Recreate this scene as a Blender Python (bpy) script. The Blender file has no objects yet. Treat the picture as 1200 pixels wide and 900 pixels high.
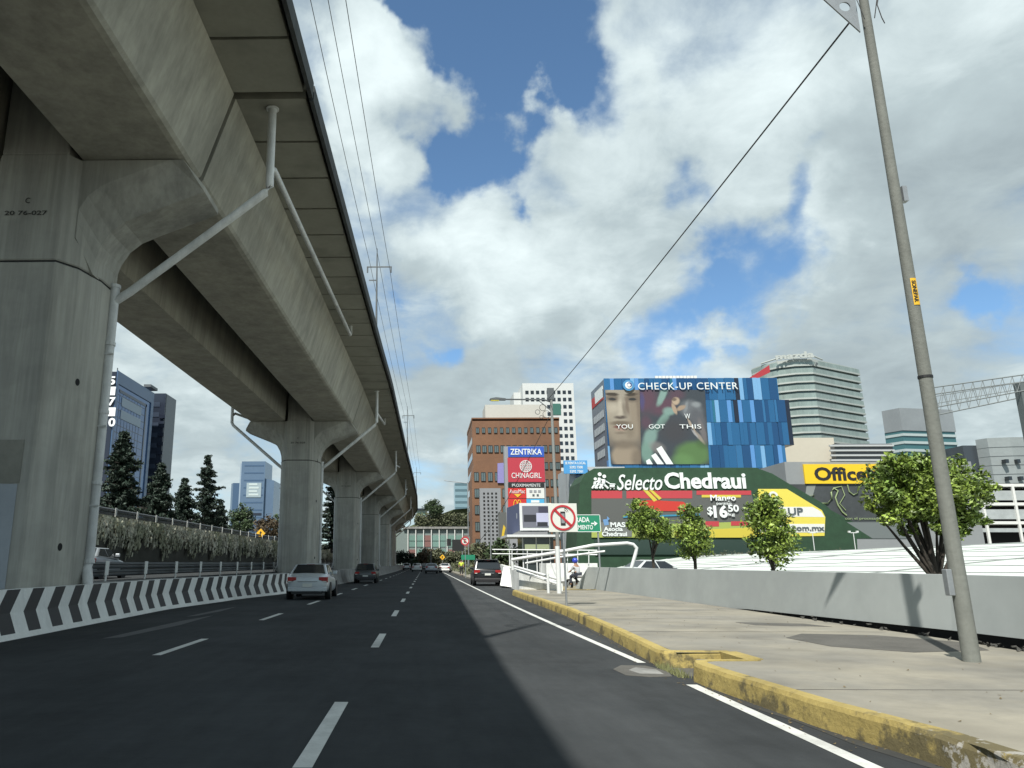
import bpy, math, random
from mathutils import Vector, Matrix
random.seed(7)
S = bpy.context.scene
COL = S.collection
# ------------------------------------------------------------------ camera
FPX = 880.0
YAW = math.radians(-1.013); PITCH = math.radians(13.42); HC = 1.5; PXC = 482.0
cam_d = bpy.data.cameras.new('camera'); cam = bpy.data.objects.new('camera', cam_d); COL.objects.link(cam)
cam.location = (0, 0, HC)
cam.rotation_euler = (math.pi/2 + PITCH, 0, -YAW)
cam_d.sensor_width = 36; cam_d.lens = FPX/1200*36; cam_d.shift_x = (600-PXC)/1200
cam_d.clip_start = 0.05; cam_d.clip_end = 3000
S.camera = cam
_f = Vector((math.sin(YAW)*math.cos(PITCH), math.cos(YAW)*math.cos(PITCH), math.sin(PITCH)))
_r = Vector((math.cos(YAW), -math.sin(YAW), 0)); _u = _r.cross(_f)
def ray(px, py): return _f + _r*((px-PXC)/FPX) - _u*((py-450)/FPX)
def P(px, py, Y):                       # point of the world at forward distance Y
    d = ray(px, py); return Vector((0, 0, HC)) + d*(Y/d.y)
# ------------------------------------------------------------------ sun and sky
SUN_EL = math.radians(53.5); SUN_AZ = math.radians(24.5)     # shadows run towards +Y, turned to +X
sd = Vector((math.sin(SUN_AZ)*math.cos(SUN_EL), math.cos(SUN_AZ)*math.cos(SUN_EL), -math.sin(SUN_EL)))
sl = bpy.data.lights.new('sun', 'SUN'); so = bpy.data.objects.new('sun', sl); COL.objects.link(so)
sl.energy = 5.0; sl.angle = math.radians(0.55); sl.color = (1.0, 0.96, 0.89)
so.rotation_euler = sd.to_track_quat('-Z', 'Y').to_euler(); so.location = (-20, -20, 60)
W = bpy.data.worlds.new('World'); S.world = W; W.use_nodes = True
nt = W.node_tree; nt.nodes.clear(); N = nt.nodes; L = nt.links
def nn(t, **k):
    n = N.new(t)
    for a, b in k.items(): setattr(n, a, b)
    return n
def mth(op, a, b=None, c=None, clamp=False):
    n = N.new('ShaderNodeMath'); n.operation = op; n.use_clamp = clamp
    for i, v in enumerate((a, b, c)):
        if v is None: continue
        if isinstance(v, (int, float)): n.inputs[i].default_value = v
        else: L.new(v, n.inputs[i])
    return n.outputs[0]
sky = nn('ShaderNodeTexSky', sky_type='NISHITA'); sky.sun_disc = False
sky.sun_elevation = SUN_EL; sky.sun_rotation = math.pi + SUN_AZ
sky.altitude = 2200; sky.air_density = 1.0; sky.dust_density = 0.6; sky.ozone_density = 2.0
tc = nn('ShaderNodeTexCoord'); dirv = tc.outputs['Generated']
sep = nn('ShaderNodeSeparateXYZ'); L.new(dirv, sep.inputs[0])
zz = mth('MAXIMUM', sep.outputs[2], 0.0); zd = mth('ADD', zz, 0.28)
cx_ = mth('DIVIDE', sep.outputs[0], zd); cy_ = mth('DIVIDE', sep.outputs[1], zd)
cmb = nn('ShaderNodeCombineXYZ'); L.new(cx_, cmb.inputs[0]); L.new(cy_, cmb.inputs[1])
def noise(vec, sc, det, rough, dist=0.0, off=(0,0,0)):
    mp = nn('ShaderNodeMapping'); mp.inputs['Location'].default_value = off; L.new(vec, mp.inputs[0])
    n = nn('ShaderNodeTexNoise'); n.inputs['Scale'].default_value = sc; n.inputs['Detail'].default_value = det
    n.inputs['Roughness'].default_value = rough; n.inputs['Distortion'].default_value = dist
    L.new(mp.outputs[0], n.inputs['Vector']); return n.outputs['Fac']
n1 = noise(cmb.outputs[0], 2.1, 9, 0.55, 0.35, (3.1, 1.7, 0)); n2 = noise(cmb.outputs[0], 7.0, 8, 0.6, 0.3, (8, 2, 1))
n3 = noise(cmb.outputs[0], 1.5, 6, 0.5, 0.2, (1, 9, 3))
warp = nn('ShaderNodeTexNoise'); warp.inputs['Scale'].default_value = 7.0; warp.inputs['Detail'].default_value = 7
L.new(dirv, warp.inputs['Vector'])
wv = nn('ShaderNodeVectorMath', operation='SUBTRACT'); L.new(warp.outputs['Color'], wv.inputs[0]); wv.inputs[1].default_value = (.5, .5, .5)
ws = nn('ShaderNodeVectorMath', operation='SCALE'); L.new(wv.outputs[0], ws.inputs[0]); ws.inputs['Scale'].default_value = 0.38
wa = nn('ShaderNodeVectorMath', operation='ADD'); L.new(dirv, wa.inputs[0]); L.new(ws.outputs[0], wa.inputs[1])
def blob(px, py, rad, amt):             # a soft round region of the sky around one direction
    d = ray(px, py).normalized(); r = rad/FPX
    ds = nn('ShaderNodeVectorMath', operation='DISTANCE'); L.new(wa.outputs[0], ds.inputs[0]); ds.inputs[1].default_value = d
    mr = nn('ShaderNodeMapRange'); mr.interpolation_type = 'SMOOTHSTEP'
    L.new(ds.outputs['Value'], mr.inputs[0]); mr.inputs[1].default_value = r*1.35; mr.inputs[2].default_value = r*0.25
    mr.inputs[3].default_value = 0; mr.inputs[4].default_value = amt
    return mr.outputs[0]
def total(bl):
    s = None
    for b in bl:
        o = blob(*b); s = o if s is None else mth('ADD', s, o)
    return s
cover = total([(560, 30, 95, -.46), (565, 155, 62, -.46), (490, 35, 45, -.2), (565, 225, 32, -.25), (455, 150, 75, .28), (415, 60, 60, .22), (640, 170, 50, .2), (600, 110, 50, -.25), (660, 50, 55, -.2), (730, 150, 60, .2), (720, 20, 45, .12), (400, 150, 60, .1), (890, 290, 80, -.38), (830, 340, 50, -.3), (770,395,45,-.2),
               (1185, 350, 45, -.4), (960, 225, 45, -.2), (480, 400, 30, -.25), (800, 130, 120, .15), (620, 330, 120, .2),
               (1050, 150, 140, .2), (400, 40, 40, .06), (1000, 400, 130, .2), (200, 470, 150, .12), (560, 480, 90, .25)])
dens = mth('ADD', mth('ADD', mth('MULTIPLY', n1, 0.75), mth('MULTIPLY', n2, 0.35)), cover)
mrd = nn('ShaderNodeMapRange'); mrd.interpolation_type = 'SMOOTHSTEP'; L.new(dens, mrd.inputs[0])
mrd.inputs[1].default_value = 0.25; mrd.inputs[2].default_value = 0.66; mrd.inputs[3].default_value = 0; mrd.inputs[4].default_value = 1
shade = total([(760, 60, 190, .22), (600, 300, 110, .2), (420, 80, 70, .25), (430, 200, 80, .25), (990, 290, 70, .22), (1150, 60, 110, .12), (820, 420, 70, .15), (560,330,60,.1), (1080,300,40,-.05),
               (1100, 400, 170, -.14), (1150, 230, 130, -.08), (560, 440, 120, -.08), (860, 200, 90, -.04), (200, 470, 160, .06), (640, 420, 70, -.12)])
sh = mth('ADD', mth('ADD', mth('MULTIPLY', n3, 0.9), mth('MULTIPLY', n2, 0.75)), shade)
ramp = nn('ShaderNodeValToRGB'); L.new(mth('SUBTRACT', sh, 0.25), ramp.inputs[0])
e = ramp.color_ramp.elements; e[0].position = 0.15; e[0].color = (.265, .32, .345, 1); e[1].position = 0.95; e[1].color = (.66, .75, .76, 1)
m_ = ramp.color_ramp.elements.new(0.55); m_.color = (.39, .465, .485, 1)
up = nn('ShaderNodeVectorMath', operation='SCALE'); L.new(ramp.outputs[0], up.inputs[0]); up.inputs['Scale'].default_value = 10.0
skyc = nn('ShaderNodeMix', data_type='RGBA'); skyc.blend_type = 'MULTIPLY'; skyc.inputs[0].default_value = 1
L.new(sky.outputs[0], skyc.inputs[6]); skyc.inputs[7].default_value = (1.15, 1.36, 1.34, 1)
mx = nn('ShaderNodeMix', data_type='RGBA'); L.new(mrd.outputs[0], mx.inputs[0]); L.new(skyc.outputs[2], mx.inputs[6]); L.new(up.outputs[0], mx.inputs[7])
bg = nn('ShaderNodeBackground'); bg.inputs[1].default_value = 0.10; L.new(mx.outputs[2], bg.inputs[0])
wo = nn('ShaderNodeOutputWorld'); L.new(bg.outputs[0], wo.inputs[0])
vs = S.view_settings; vs.view_transform = 'Standard'; vs.look = 'None'; vs.exposure = 0.42; vs.gamma = 1.0; vs.use_curve_mapping = False
S.render.engine = 'CYCLES'; S.render.resolution_x = 1024; S.render.resolution_y = 768
# ------------------------------------------------------------------ materials
MATS = {}
def mat(name, col, rough=.7, metal=0., var=0., vs_=(1, 1, 1), sc=2., bump=0., emit=0., streak=0., col2=None, spec=.5, isl=0., dirt=0.):
    """procedural material; var = brightness variation by noise, streak = stains running down, isl = per-leaf variation"""
    if name in MATS: return MATS[name]
    m = bpy.data.materials.new(name); m.use_nodes = True; t = m.node_tree; b = t.nodes['Principled BSDF']; MATS[name] = m
    b.inputs['Roughness'].default_value = rough; b.inputs['Metallic'].default_value = metal
    b.inputs['Specular IOR Level'].default_value = spec
    c = (*col, 1); b.inputs['Base Color'].default_value = c
    if emit: b.inputs['Emission Color'].default_value = c; b.inputs['Emission Strength'].default_value = emit
    if not (var or streak or isl or bump or dirt): return m
    tcn = t.nodes.new('ShaderNodeTexCoord'); cur = None
    def nz(scale, vec, det=6, rg=.6):
        mp = t.nodes.new('ShaderNodeMapping'); mp.inputs['Scale'].default_value = vec; t.links.new(tcn.outputs['Object'], mp.inputs[0])
        n = t.nodes.new('ShaderNodeTexNoise'); n.inputs['Scale'].default_value = scale; n.inputs['Detail'].default_value = det; n.inputs['Roughness'].default_value = rg
        t.links.new(mp.outputs[0], n.inputs['Vector']); return n.outputs['Fac']
    def mr(o, a, b_, c_, d):
        r = t.nodes.new('ShaderNodeMapRange'); t.links.new(o, r.inputs[0])
        for i, v in enumerate((a, b_, c_, d)): r.inputs[i+1].default_value = v
        return r.outputs[0]
    facs = []
    if var: facs.append(mr(nz(sc, vs_), .25, .75, 1-var, 1+var)); facs.append(mr(nz(sc*9, vs_, 3), .3, .7, 1-var*.4, 1+var*.4))
    if streak:
        facs.append(mr(nz(1.0, (1.5, 1.5, .13), 6, .65), .36, .64, 1-streak*1.1, 1+streak*.4)); facs.append(mr(nz(1.0, (7, 7, .5), 4), .42, .62, 1.03, 1-streak*.35)); facs.append(mr(nz(.35, (1, 1, 1.6), 4), .5, .56, 1, 1-streak*.3))
    if dirt: facs.append(mr(nz(.45, (1, 1, 1), 8, .7), .5, .68, 1, 1-dirt))
    if isl:
        g = t.nodes.new('ShaderNodeNewGeometry'); facs.append(mr(g.outputs['Random Per Island'], 0, 1, 1-isl, 1+isl))
    cur = None
    for f in facs:
        if cur is None: cur = f
        else:
            mm = t.nodes.new('ShaderNodeMath'); mm.operation = 'MULTIPLY'; t.links.new(cur, mm.inputs[0]); t.links.new(f, mm.inputs[1]); cur = mm.outputs[0]
    if cur is not None:
        base = t.nodes.new('ShaderNodeMix'); base.data_type = 'RGBA'
        base.inputs[6].default_value = c; base.inputs[7].default_value = (*(col2 or col), 1)
        if col2: t.links.new(mr(nz(sc*.7, (1, 1, 1)), .4, .6, 0, 1), base.inputs[0])
        v = t.nodes.new('ShaderNodeVectorMath'); v.operation = 'SCALE'; t.links.new(base.outputs[2], v.inputs[0]); t.links.new(cur, v.inputs['Scale'])
        t.links.new(v.outputs[0], b.inputs['Base Color'])
        if emit: t.links.new(v.outputs[0], b.inputs['Emission Color'])
    if bump:
        bp = t.nodes.new('ShaderNodeBump'); bp.inputs['Strength'].default_value = bump; bp.inputs['Distance'].default_value = .03
        t.links.new(nz(sc*6, (1, 1, 1), 8, .65), bp.inputs['Height']); t.links.new(bp.outputs[0], b.inputs['Normal'])
    return m
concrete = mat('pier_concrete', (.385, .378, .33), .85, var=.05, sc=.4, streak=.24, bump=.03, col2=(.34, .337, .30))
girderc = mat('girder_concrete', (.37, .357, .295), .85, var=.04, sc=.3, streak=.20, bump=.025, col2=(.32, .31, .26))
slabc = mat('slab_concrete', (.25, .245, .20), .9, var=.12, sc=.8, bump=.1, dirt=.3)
pipew = mat('pipe_grey', (.60, .61, .59), .55, var=.12, sc=3, streak=.15)
black = mat('black_paint', (.012, .013, .014), .6)
dark = mat('dark_gap', (.012, .012, .012), .9)
asph = mat('asphalt', (.046, .050, .052), .95, var=.2, sc=.55, vs_=(1, .18, 1), bump=.35, col2=(.038, .042, .044), dirt=.18, spec=.08)
white = mat('white_paint', (.62, .63, .60), .6, var=.06, sc=3)
roadw = mat('road_marking', (.52, .53, .50), .8, var=.16, sc=4, dirt=.35)
yelk = mat('yellow_kerb_paint', (.34, .265, .085), .85, var=.2, sc=2.5, bump=.5, dirt=.3)
def worn_paint(m):
    t = m.node_tree; b = t.nodes['Principled BSDF']; src = b.inputs['Base Color'].links[0].from_socket
    tcn = t.nodes.new('ShaderNodeTexCoord'); sp_ = t.nodes.new('ShaderNodeSeparateXYZ'); t.links.new(tcn.outputs['Object'], sp_.inputs[0])
    def nz(sc, det, off):
        mp = t.nodes.new('ShaderNodeMapping'); mp.inputs['Location'].default_value = (off, 0, 0); t.links.new(tcn.outputs['Object'], mp.inputs[0])
        n = t.nodes.new('ShaderNodeTexNoise'); n.inputs['Scale'].default_value = sc; n.inputs['Detail'].default_value = det; n.inputs['Roughness'].default_value = .7; t.links.new(mp.outputs[0], n.inputs['Vector']); return n.outputs['Fac']
    def mr(o, a, c, d, e_):
        r = t.nodes.new('ShaderNodeMapRange'); t.links.new(o, r.inputs[0])
        for i, v in enumerate((a, c, d, e_)): r.inputs[i+1].default_value = v
        return r.outputs[0]
    def ma(op, a, c):
        q = t.nodes.new('ShaderNodeMath'); q.operation = op
        for i, v in enumerate((a, c)):
            if isinstance(v, (int, float)): q.inputs[i].default_value = v
            else: t.links.new(v, q.inputs[i])
        return q.outputs[0]
    near = mr(sp_.outputs[1], 7.2, 5.6, 0, .17)                       # the broken end of the kerb
    low = mr(sp_.outputs[2], .20, .05, 0, .07)                         # scuffed face, cleaner top
    f1 = mr(ma('ADD', ma('ADD', nz(1.6, 8, 0), near), low), .56, .64, 0, .85)
    f2 = mr(ma('ADD', nz(5, 8, 7), near), .66, .70, 0, .9)
    def mixc(fac, a, c):
        q = t.nodes.new('ShaderNodeMix'); q.data_type = 'RGBA'; t.links.new(fac, q.inputs[0]); t.links.new(a, q.inputs[6]); q.inputs[7].default_value = (*c, 1); return q.outputs[2]
    c = mixc(f1, src, (.075, .065, .035)); c = mixc(f2, c, (.30, .29, .26)); t.links.new(c, b.inputs['Base Color'])

worn_paint(yelk)
walk = mat('pavement_concrete', (.24, .224, .178), .9, var=.18, sc=.8, bump=.35, dirt=.34, col2=(.195, .187, .158))
walkd = mat('patched_asphalt', (.085, .082, .072), .95, var=.25, sc=2, bump=.5)
wallg = mat('grey_wall_paint', (.36, .39, .38), .75, var=.05, sc=.35, bump=.06, col2=(.29, .315, .31))
conc2 = mat('barrier_concrete', (.25, .25, .235), .9, var=.2, sc=1.3, streak=.3, bump=.3)
bwhite = mat('barrier_white', (.66, .67, .64), .75, var=.10, sc=1.8, streak=.08, dirt=.22)
galv = mat('galvanised_steel', (.30, .32, .33), .45, .5, var=.12, sc=3)
galvd = mat('dull_steel_rail', (.10, .11, .115), .5, .3, var=.15, sc=2)
steelw = mat('white_steel', (.62, .64, .63), .4)
glassd = mat('dark_glass', (.012, .016, .02), .08, 0., spec=.8)
glassb = mat('blue_grey_glass', (.02, .05, .10), .12, .25, spec=.8)
greenw = mat('green_cladding', (.018, .052, .026), .85, var=.22, sc=1.0, bump=.3)
ground_m = mat('ground_mix', (.13, .13, .11), .95, var=.25, sc=.12)
bark = mat('bark', (.045, .038, .03), .95, var=.3, sc=6, bump=.5)
rubber = mat('rubber', (.012, .012, .012), .85)
redl = mat('red_lamp_lens', (.30, .012, .012), .25)
# ------------------------------------------------------------------ mesh helpers
class MB:
    def __init__(s): s.v = []; s.f = []; s.m = []; s.mats = []; s.sm = []
    def mi(s, m):
        if m is None: return 0
        if m not in s.mats: s.mats.append(m)
        return s.mats.index(m)
    def add(s, vs_, fs, m=None, smooth=False):
        o = len(s.v); i = s.mi(m); s.v += [tuple(v) for v in vs_]
        for f in fs: s.f.append([o+k for k in f]); s.m.append(i); s.sm.append(smooth)
        return s
    def box(s, x0, x1, y0, y1, z0, z1, m=None):
        v = [(x, y, z) for z in (z0, z1) for (x, y) in ((x0, y0), (x1, y0), (x1, y1), (x0, y1))]
        return s.add(v, [(3, 2, 1, 0), (4, 5, 6, 7), (0, 1, 5, 4), (1, 2, 6, 5), (2, 3, 7, 6), (3, 0, 4, 7)], m)
    def quad(s, a, b, c, d, m=None): return s.add([a, b, c, d], [(0, 1, 2, 3)], m)
    def prism(s, pts, a, b, axis='z', m=None, smooth=False):
        """polygon pts swept from a to b along an axis; y: pts are (x,z); x: pts are (y,z)"""
        def q(p, t): return (p[0], p[1], t) if axis == 'z' else ((p[0], t, p[1]) if axis == 'y' else (t, p[0], p[1]))
        n = len(pts); v = [q(p, a) for p in pts]+[q(p, b) for p in pts]
        s.add(v, [tuple(range(n))[::-1], tuple(range(n, 2*n))], m)
        o = len(s.v)-2*n; i = s.mi(m)
        for k in range(n): s.f.append([o+k, o+(k+1) % n, o+n+(k+1) % n, o+n+k]); s.m.append(i); s.sm.append(smooth)
        return s
    def tube(s, path, r, n=8, m=None, r1=None, cap=True):
        path = [Vector(p) for p in path]; rings = []; K = len(path)
        for i, p in enumerate(path):
            d = (path[min(i+1, K-1)]-path[max(i-1, 0)]).normalized()
            a = d.cross(Vector((0, 0, 1)) if abs(d.z) < .9 else Vector((1, 0, 0))).normalized(); b = d.cross(a)
            rr = r if r1 is None else r+(r1-r)*i/(K-1)
            rings.append([p+a*math.cos(2*math.pi*k/n)*rr+b*math.sin(2*math.pi*k/n)*rr for k in range(n)])
        v = [x for R_ in rings for x in R_]; f = []
        for i in range(K-1):
            for k in range(n): f.append((i*n+k, i*n+(k+1) % n, (i+1)*n+(k+1) % n, (i+1)*n+k))
        s.add(v, f, m, True)
        if cap: s.add(rings[0], [tuple(range(n))], m); s.add(rings[-1], [tuple(range(n))[::-1]], m)
        return s
    def disc(s, c, r, axis='y', n=24, m=None, th=.01, r0=0):
        c = Vector(c); pts = [(math.cos(2*math.pi*k/n), math.sin(2*math.pi*k/n)) for k in range(n)]
        def q(p, R_, t):
            return (c.x+p[0]*R_, c.y+t, c.z+p[1]*R_) if axis == 'y' else ((c.x+t, c.y+p[0]*R_, c.z+p[1]*R_) if axis == 'x' else (c.x+p[0]*R_, c.y+p[1]*R_, c.z+t))
        if r0 <= 0:
            v = [q(p, r, 0) for p in pts]+[q(p, r, th) for p in pts]
            s.add(v, [tuple(range(n)), tuple(range(n, 2*n))[::-1]]+[(k, (k+1) % n, n+(k+1) % n, n+k) for k in range(n)], m)
        else:
            v = [q(p, R_, t) for (R_, t) in ((r0, 0), (r, 0), (r, th), (r0, th)) for p in pts]
            s.add(v, [((a*n+k), a*n+(k+1) % n, ((a+1) % 4)*n+(k+1) % n, ((a+1) % 4)*n+k) for a in range(4) for k in range(n)], m)
        return s
    def build(s, name, m=None, parent=None, loc=None, world=False):
        me = bpy.data.meshes.new(name)
        ml = s.mats if s.mats else [m or concrete]
        off = Vector((0, 0, 0))
        if world and parent is not None: off = parent.location
        elif loc is not None: off = Vector(loc) if world else Vector((0, 0, 0))
        me.from_pydata([tuple(Vector(v)-off) for v in s.v], [], s.f); me.update()
        for k in ml: me.materials.append(k)
        me.polygons.foreach_set('material_index', s.m); me.polygons.foreach_set('use_smooth', s.sm)
        import bmesh
        if len(s.f) < 4000:
            bm = bmesh.new(); bm.from_mesh(me); bmesh.ops.recalc_face_normals(bm, faces=bm.faces); bm.to_mesh(me); bm.free()
        o = bpy.data.objects.new(name, me); COL.objects.link(o)
        if loc is not None: o.location = loc
        if parent is not None: o.parent = parent
        return o
def tag(o, label, cat, group=None, kind=None):
    o['label'] = label; o['category'] = cat
    if group: o['group'] = group
    if kind: o['kind'] = kind
    return o
def thing(name, label, cat, loc=(0, 0, 0), rz=0, group=None):
    o = bpy.data.objects.new(name, None); COL.objects.link(o); o.empty_display_size = .2
    o.location = loc; o.rotation_euler = (0, 0, rz); return tag(o, label, cat, group)
def struct(name, mb, m=None):
    o = mb.build(name, m); o['kind'] = 'structure'; return o
def bevel(o, w=.02, seg=2):
    b = o.modifiers.new('bevel', 'BEVEL'); b.width = w; b.segments = seg; b.limit_method = 'ANGLE'; return o
def kids(o): return [c for c in bpy.data.objects if c.parent == o]
def copy_tree(o, loc, rz=None, label=None, parent=None, ch=None):
    c = o.copy(); COL.objects.link(c)
    if parent: c.parent = parent
    else:
        c.location = loc
        if rz is not None: c.rotation_euler = (0, 0, rz)
        if label: c['label'] = label
    for k in kids(o): copy_tree(k, None, parent=c)
    return c
def text(s, name, parent, m, x, y, z, w, h, bold=.0, shear=0., ext=.01, align='L', sp=1., rz=0.):
    """letters standing in the x-z plane, reading from -y; fitted into w x h; loc local to parent"""
    cu = bpy.data.curves.new('t', 'FONT'); cu.body = s; cu.size = 1; cu.offset = bold; cu.shear = shear; cu.space_character = sp; cu.extrude = .02; cu.resolution_u = 3
    ob = bpy.data.objects.new('t', cu); COL.objects.link(ob)
    me = bpy.data.meshes.new_from_object(ob.evaluated_get(bpy.context.evaluated_depsgraph_get())); bpy.data.objects.remove(ob)
    xs = [v.co.x for v in me.vertices]; ys = [v.co.y for v in me.vertices]
    x0, x1, y0, y1 = min(xs), max(xs), min(ys), max(ys)
    for v in me.vertices:
        a = (v.co.x-x0)/(x1-x0)*w; b = (v.co.y-y0)/(y1-y0)*h; v.co = (a, ext/2-(v.co.z/.02)*ext/2 - ext/2, b)
    me.materials.clear(); me.materials.append(m)
    o = bpy.data.objects.new(name, me); COL.objects.link(o); o.parent = parent; o.location = (x, y, z); o.rotation_euler = (0, 0, rz); return o
def many(name, root, rects, m, y, depth=.06, frame=None, axis='y'):
    """one window per rectangle (x0,x1,z0,z1) on the facade plane; past 100 the rest is one part"""
    rects = sorted(rects, key=lambda r: -(r[1]-r[0])*(r[3]-r[2]))
    cache = {}
    for r in rects[:100]:
        key = (round(r[1]-r[0], 2), round(r[3]-r[2], 2))
        if key not in cache:
            b = MB(); w, h = key
            def bx(a0, a1, z0, z1, d0, d1, mm):
                if axis == 'y': b.box(a0, a1, d0, d1, z0, z1, mm)
                else: b.box(d0, d1, a0, a1, z0, z1, mm)
            bx(0, w, 0, h, -depth*.5, depth*.5, m)
            if frame:
                t = min(w, h)*.07
                bx(-t, 0, -t, h+t, -depth, depth*.5, frame); bx(w, w+t, -t, h+t, -depth, depth*.5, frame)
                bx(0, w, -t, 0, -depth, depth*.5, frame); bx(0, w, h, h+t, -depth, depth*.5, frame)
                bx(w/2-t/2, w/2+t/2, 0, h, -depth, depth*.4, frame)
            o = b.build(name, m, root); cache[key] = o
        else:
            o = cache[key].copy(); COL.objects.link(o); o.parent = root
        o.location = (r[0], y, r[2]) if axis == 'y' else (y, r[0], r[2])
    if len(rects) > 100:
        b = MB()
        for r in rects[100:]:
            if axis == 'y': b.box(r[0], r[1], y-depth*.5, y+depth*.5, r[2], r[3], m)
            else: b.box(y-depth*.5, y+depth*.5, r[0], r[1], r[2], r[3], m)
        o = b.build(name, m, root); o['kind'] = 'stuff'
# ------------------------------------------------------------------ ground, roads, pavement
def barrier_x(Y):
    K = [(-30, -8.2), (5, -8.2), (12, -8.35), (15.7, -8.45), (20.7, -8.6), (26, -8.75), (32, -8.25), (40, -7.2), (50, -6.6), (70, -6.1), (90, -5.7), (130, -5.5), (220, -5.8), (260, -7.5), (320, -14)]
    for (a, b), (c, d) in zip(K, K[1:]):
        if Y <= c:
            t = max(0, (Y-a)/(c-a)); t2 = t*t*(3-2*t)*.5+t*.5; return b+(d-b)*t2
    return K[-1][1]
b = MB(); b.quad((-1500, -200, -.06), (1500, -200, -.06), (1500, 2500, -.06), (-1500, 2500, -.06)); struct('ground', b, ground_m)
b = MB(); ys = [-30+5*i for i in range(73)]
for a, c in zip(ys, ys[1:]):
    xr = lambda Y: 7.5 if Y < 110 else 7.5
    b.quad((barrier_x(a)-.4, a, 0), (xr(a), a, 0), (xr(c), c, 0), (barrier_x(c)-.4, c, 0))
struct('road', b, asph)
def kx(Y):      # foot of the yellow kerb
    K = [(-30, 4.0), (4, 3.97), (6.3, 3.91), (7.65, 3.68), (10.5, 3.5), (12.2, 3.5), (16, 3.75), (23, 4.12), (38, 4.2)]
    for (a, b_), (c, d) in zip(K, K[1:]):
        if Y <= c: return b_+(d-b_)*(Y-a)/(c-a)
    return 4.2
ZW = .22
sw = MB()
ys1 = [-20, -8, 0, 4, 6.3, 7.65, 9, 10.5]
def wall_x(Y): return 9.25-.028*(Y-14) if Y > 14 else 9.25-.06*(14-Y)
def edge_x(Y): return wall_x(Y)-(.20 if Y < 14 else max(.0, .20-.02*(Y-14)))
def strip(mb, ys, xl, xr, z):
    for a, c in zip(ys, ys[1:]): mb.quad((xl(a), a, z), (xr(a), a, z), (xr(c), c, z), (xl(c), c, z))
strip(sw, [-20, -8, 0, 4, 6.3, 7.65, 9, 10.95], lambda Y: kx(Y)+.2, edge_x, ZW)
strip(sw, [10.95, 11.75], lambda Y: 4.35, edge_x, ZW)
strip(sw, [11.75, 14, 18, 23, 28, 38.4], lambda Y: kx(Y)+.2, edge_x, ZW)
# the edge towards the wall
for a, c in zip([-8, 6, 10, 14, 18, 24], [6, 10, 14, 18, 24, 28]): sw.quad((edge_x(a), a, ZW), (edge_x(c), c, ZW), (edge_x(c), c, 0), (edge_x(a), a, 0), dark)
sw.mats.insert(0, walk) if False else None
o = MB(); o.v = sw.v; o.f = sw.f; o.sm = sw.sm; o.mats = [walk, dark]; o.m = [1 if abs(min(sw.v[k][2] for k in f)) < .01 else 0 for f in sw.f]
struct('pavement', o, walk)
def kerb(path, name, label):
    """kerb block swept along its foot line; inner side to the right of the path"""
    pts = [Vector((p[0], p[1], 0)) for p in path]; prof = [(0, 0), (.025, ZW-.03), (.05, ZW+.012), (.2, ZW+.012), (.2, 0)]
    # resample finely so the edge can be knocked about a little
    rs = [pts[0]]
    for a, c in zip(pts, pts[1:]):
        n = max(1, int((c-a).length/.22))
        for k in range(1, n+1): rs.append(a.lerp(c, k/n))
    mb = MB(); n = len(prof); V = []; rr = random.Random(3)
    for i, p in enumerate(rs):
        d = (rs[min(i+1, len(rs)-1)]-rs[max(i-1, 0)]).normalized(); nr = Vector((d.y, -d.x, 0))
        j = rr.uniform(-.008, .008)
        rough = 1 if p.y < 6.6 and p.x < 5 else 0
        for k, (a, z) in enumerate(prof):
            jj = (rr.uniform(-.02, .035) if rough and k in (1, 2) else j if k in (1, 2) else 0)
            V.append(p+nr*(a+jj)+Vector((0, 0, z-(abs(jj)*.7 if k in (1, 2) else 0))))
    F = []
    for i in range(len(rs)-1):
        for k in range(n-1): F.append((i*n+k, i*n+k+1, (i+1)*n+k+1, (i+1)*n+k))
    F.append(tuple(range(n))); F.append(tuple(range((len(rs)-1)*n, len(rs)*n))[::-1])
    mb.add(V, F); ob = mb.build(name, yelk); tag(ob, label, 'kerb', 'yellow kerbs of the pavement'); return ob
kerb([(4.0, -20), (3.97, 4), (3.91, 6.3), (3.68, 7.65), (3.5, 10.0), (3.5, 10.5), (3.6, 10.8), (3.85, 10.93), (4.5, 10.95)], 'kerb', 'near stretch of worn yellow kerb with chipped black edge, ending in a rounded corner at the drain gap')
kerb([(4.5, 11.72), (3.72, 11.74), (3.52, 11.84), (3.48, 12.1), (3.5, 12.4), (3.75, 16), (4.12, 23), (4.2, 37.6), (4.35, 38.2), (4.9, 38.5), (8.5, 39.2)], 'kerb', 'far stretch of yellow kerb running from the drain gap to the black parked car')
b = MB(); b.quad((3.5, 10.9, .004), (4.5, 10.9, .004), (4.5, 11.8, .004), (3.5, 11.8, .004), walkd)
b.prism([(4.34, 10.9), (4.6, 10.9), (4.6, 11.8), (4.34, 11.8)], .0, ZW+.012, 'z', yelk)
struct('gutter_inlet', b, walkd)
b = MB(); b.prism([(2.75, 11.0), (3.05, 10.85), (3.35, 10.9), (3.45, 11.4), (3.3, 12.0), (2.95, 12.05), (2.72, 11.6)], .001, .006, 'z', walkd); struct('gutter_patch', b)
b = MB(); b.prism([(2.98, 11.15), (3.3, 11.1), (3.33, 11.55), (3.1, 11.8), (2.92, 11.5)], .006, .009, 'z', conc2); struct('gutter_repair', b)
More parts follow.
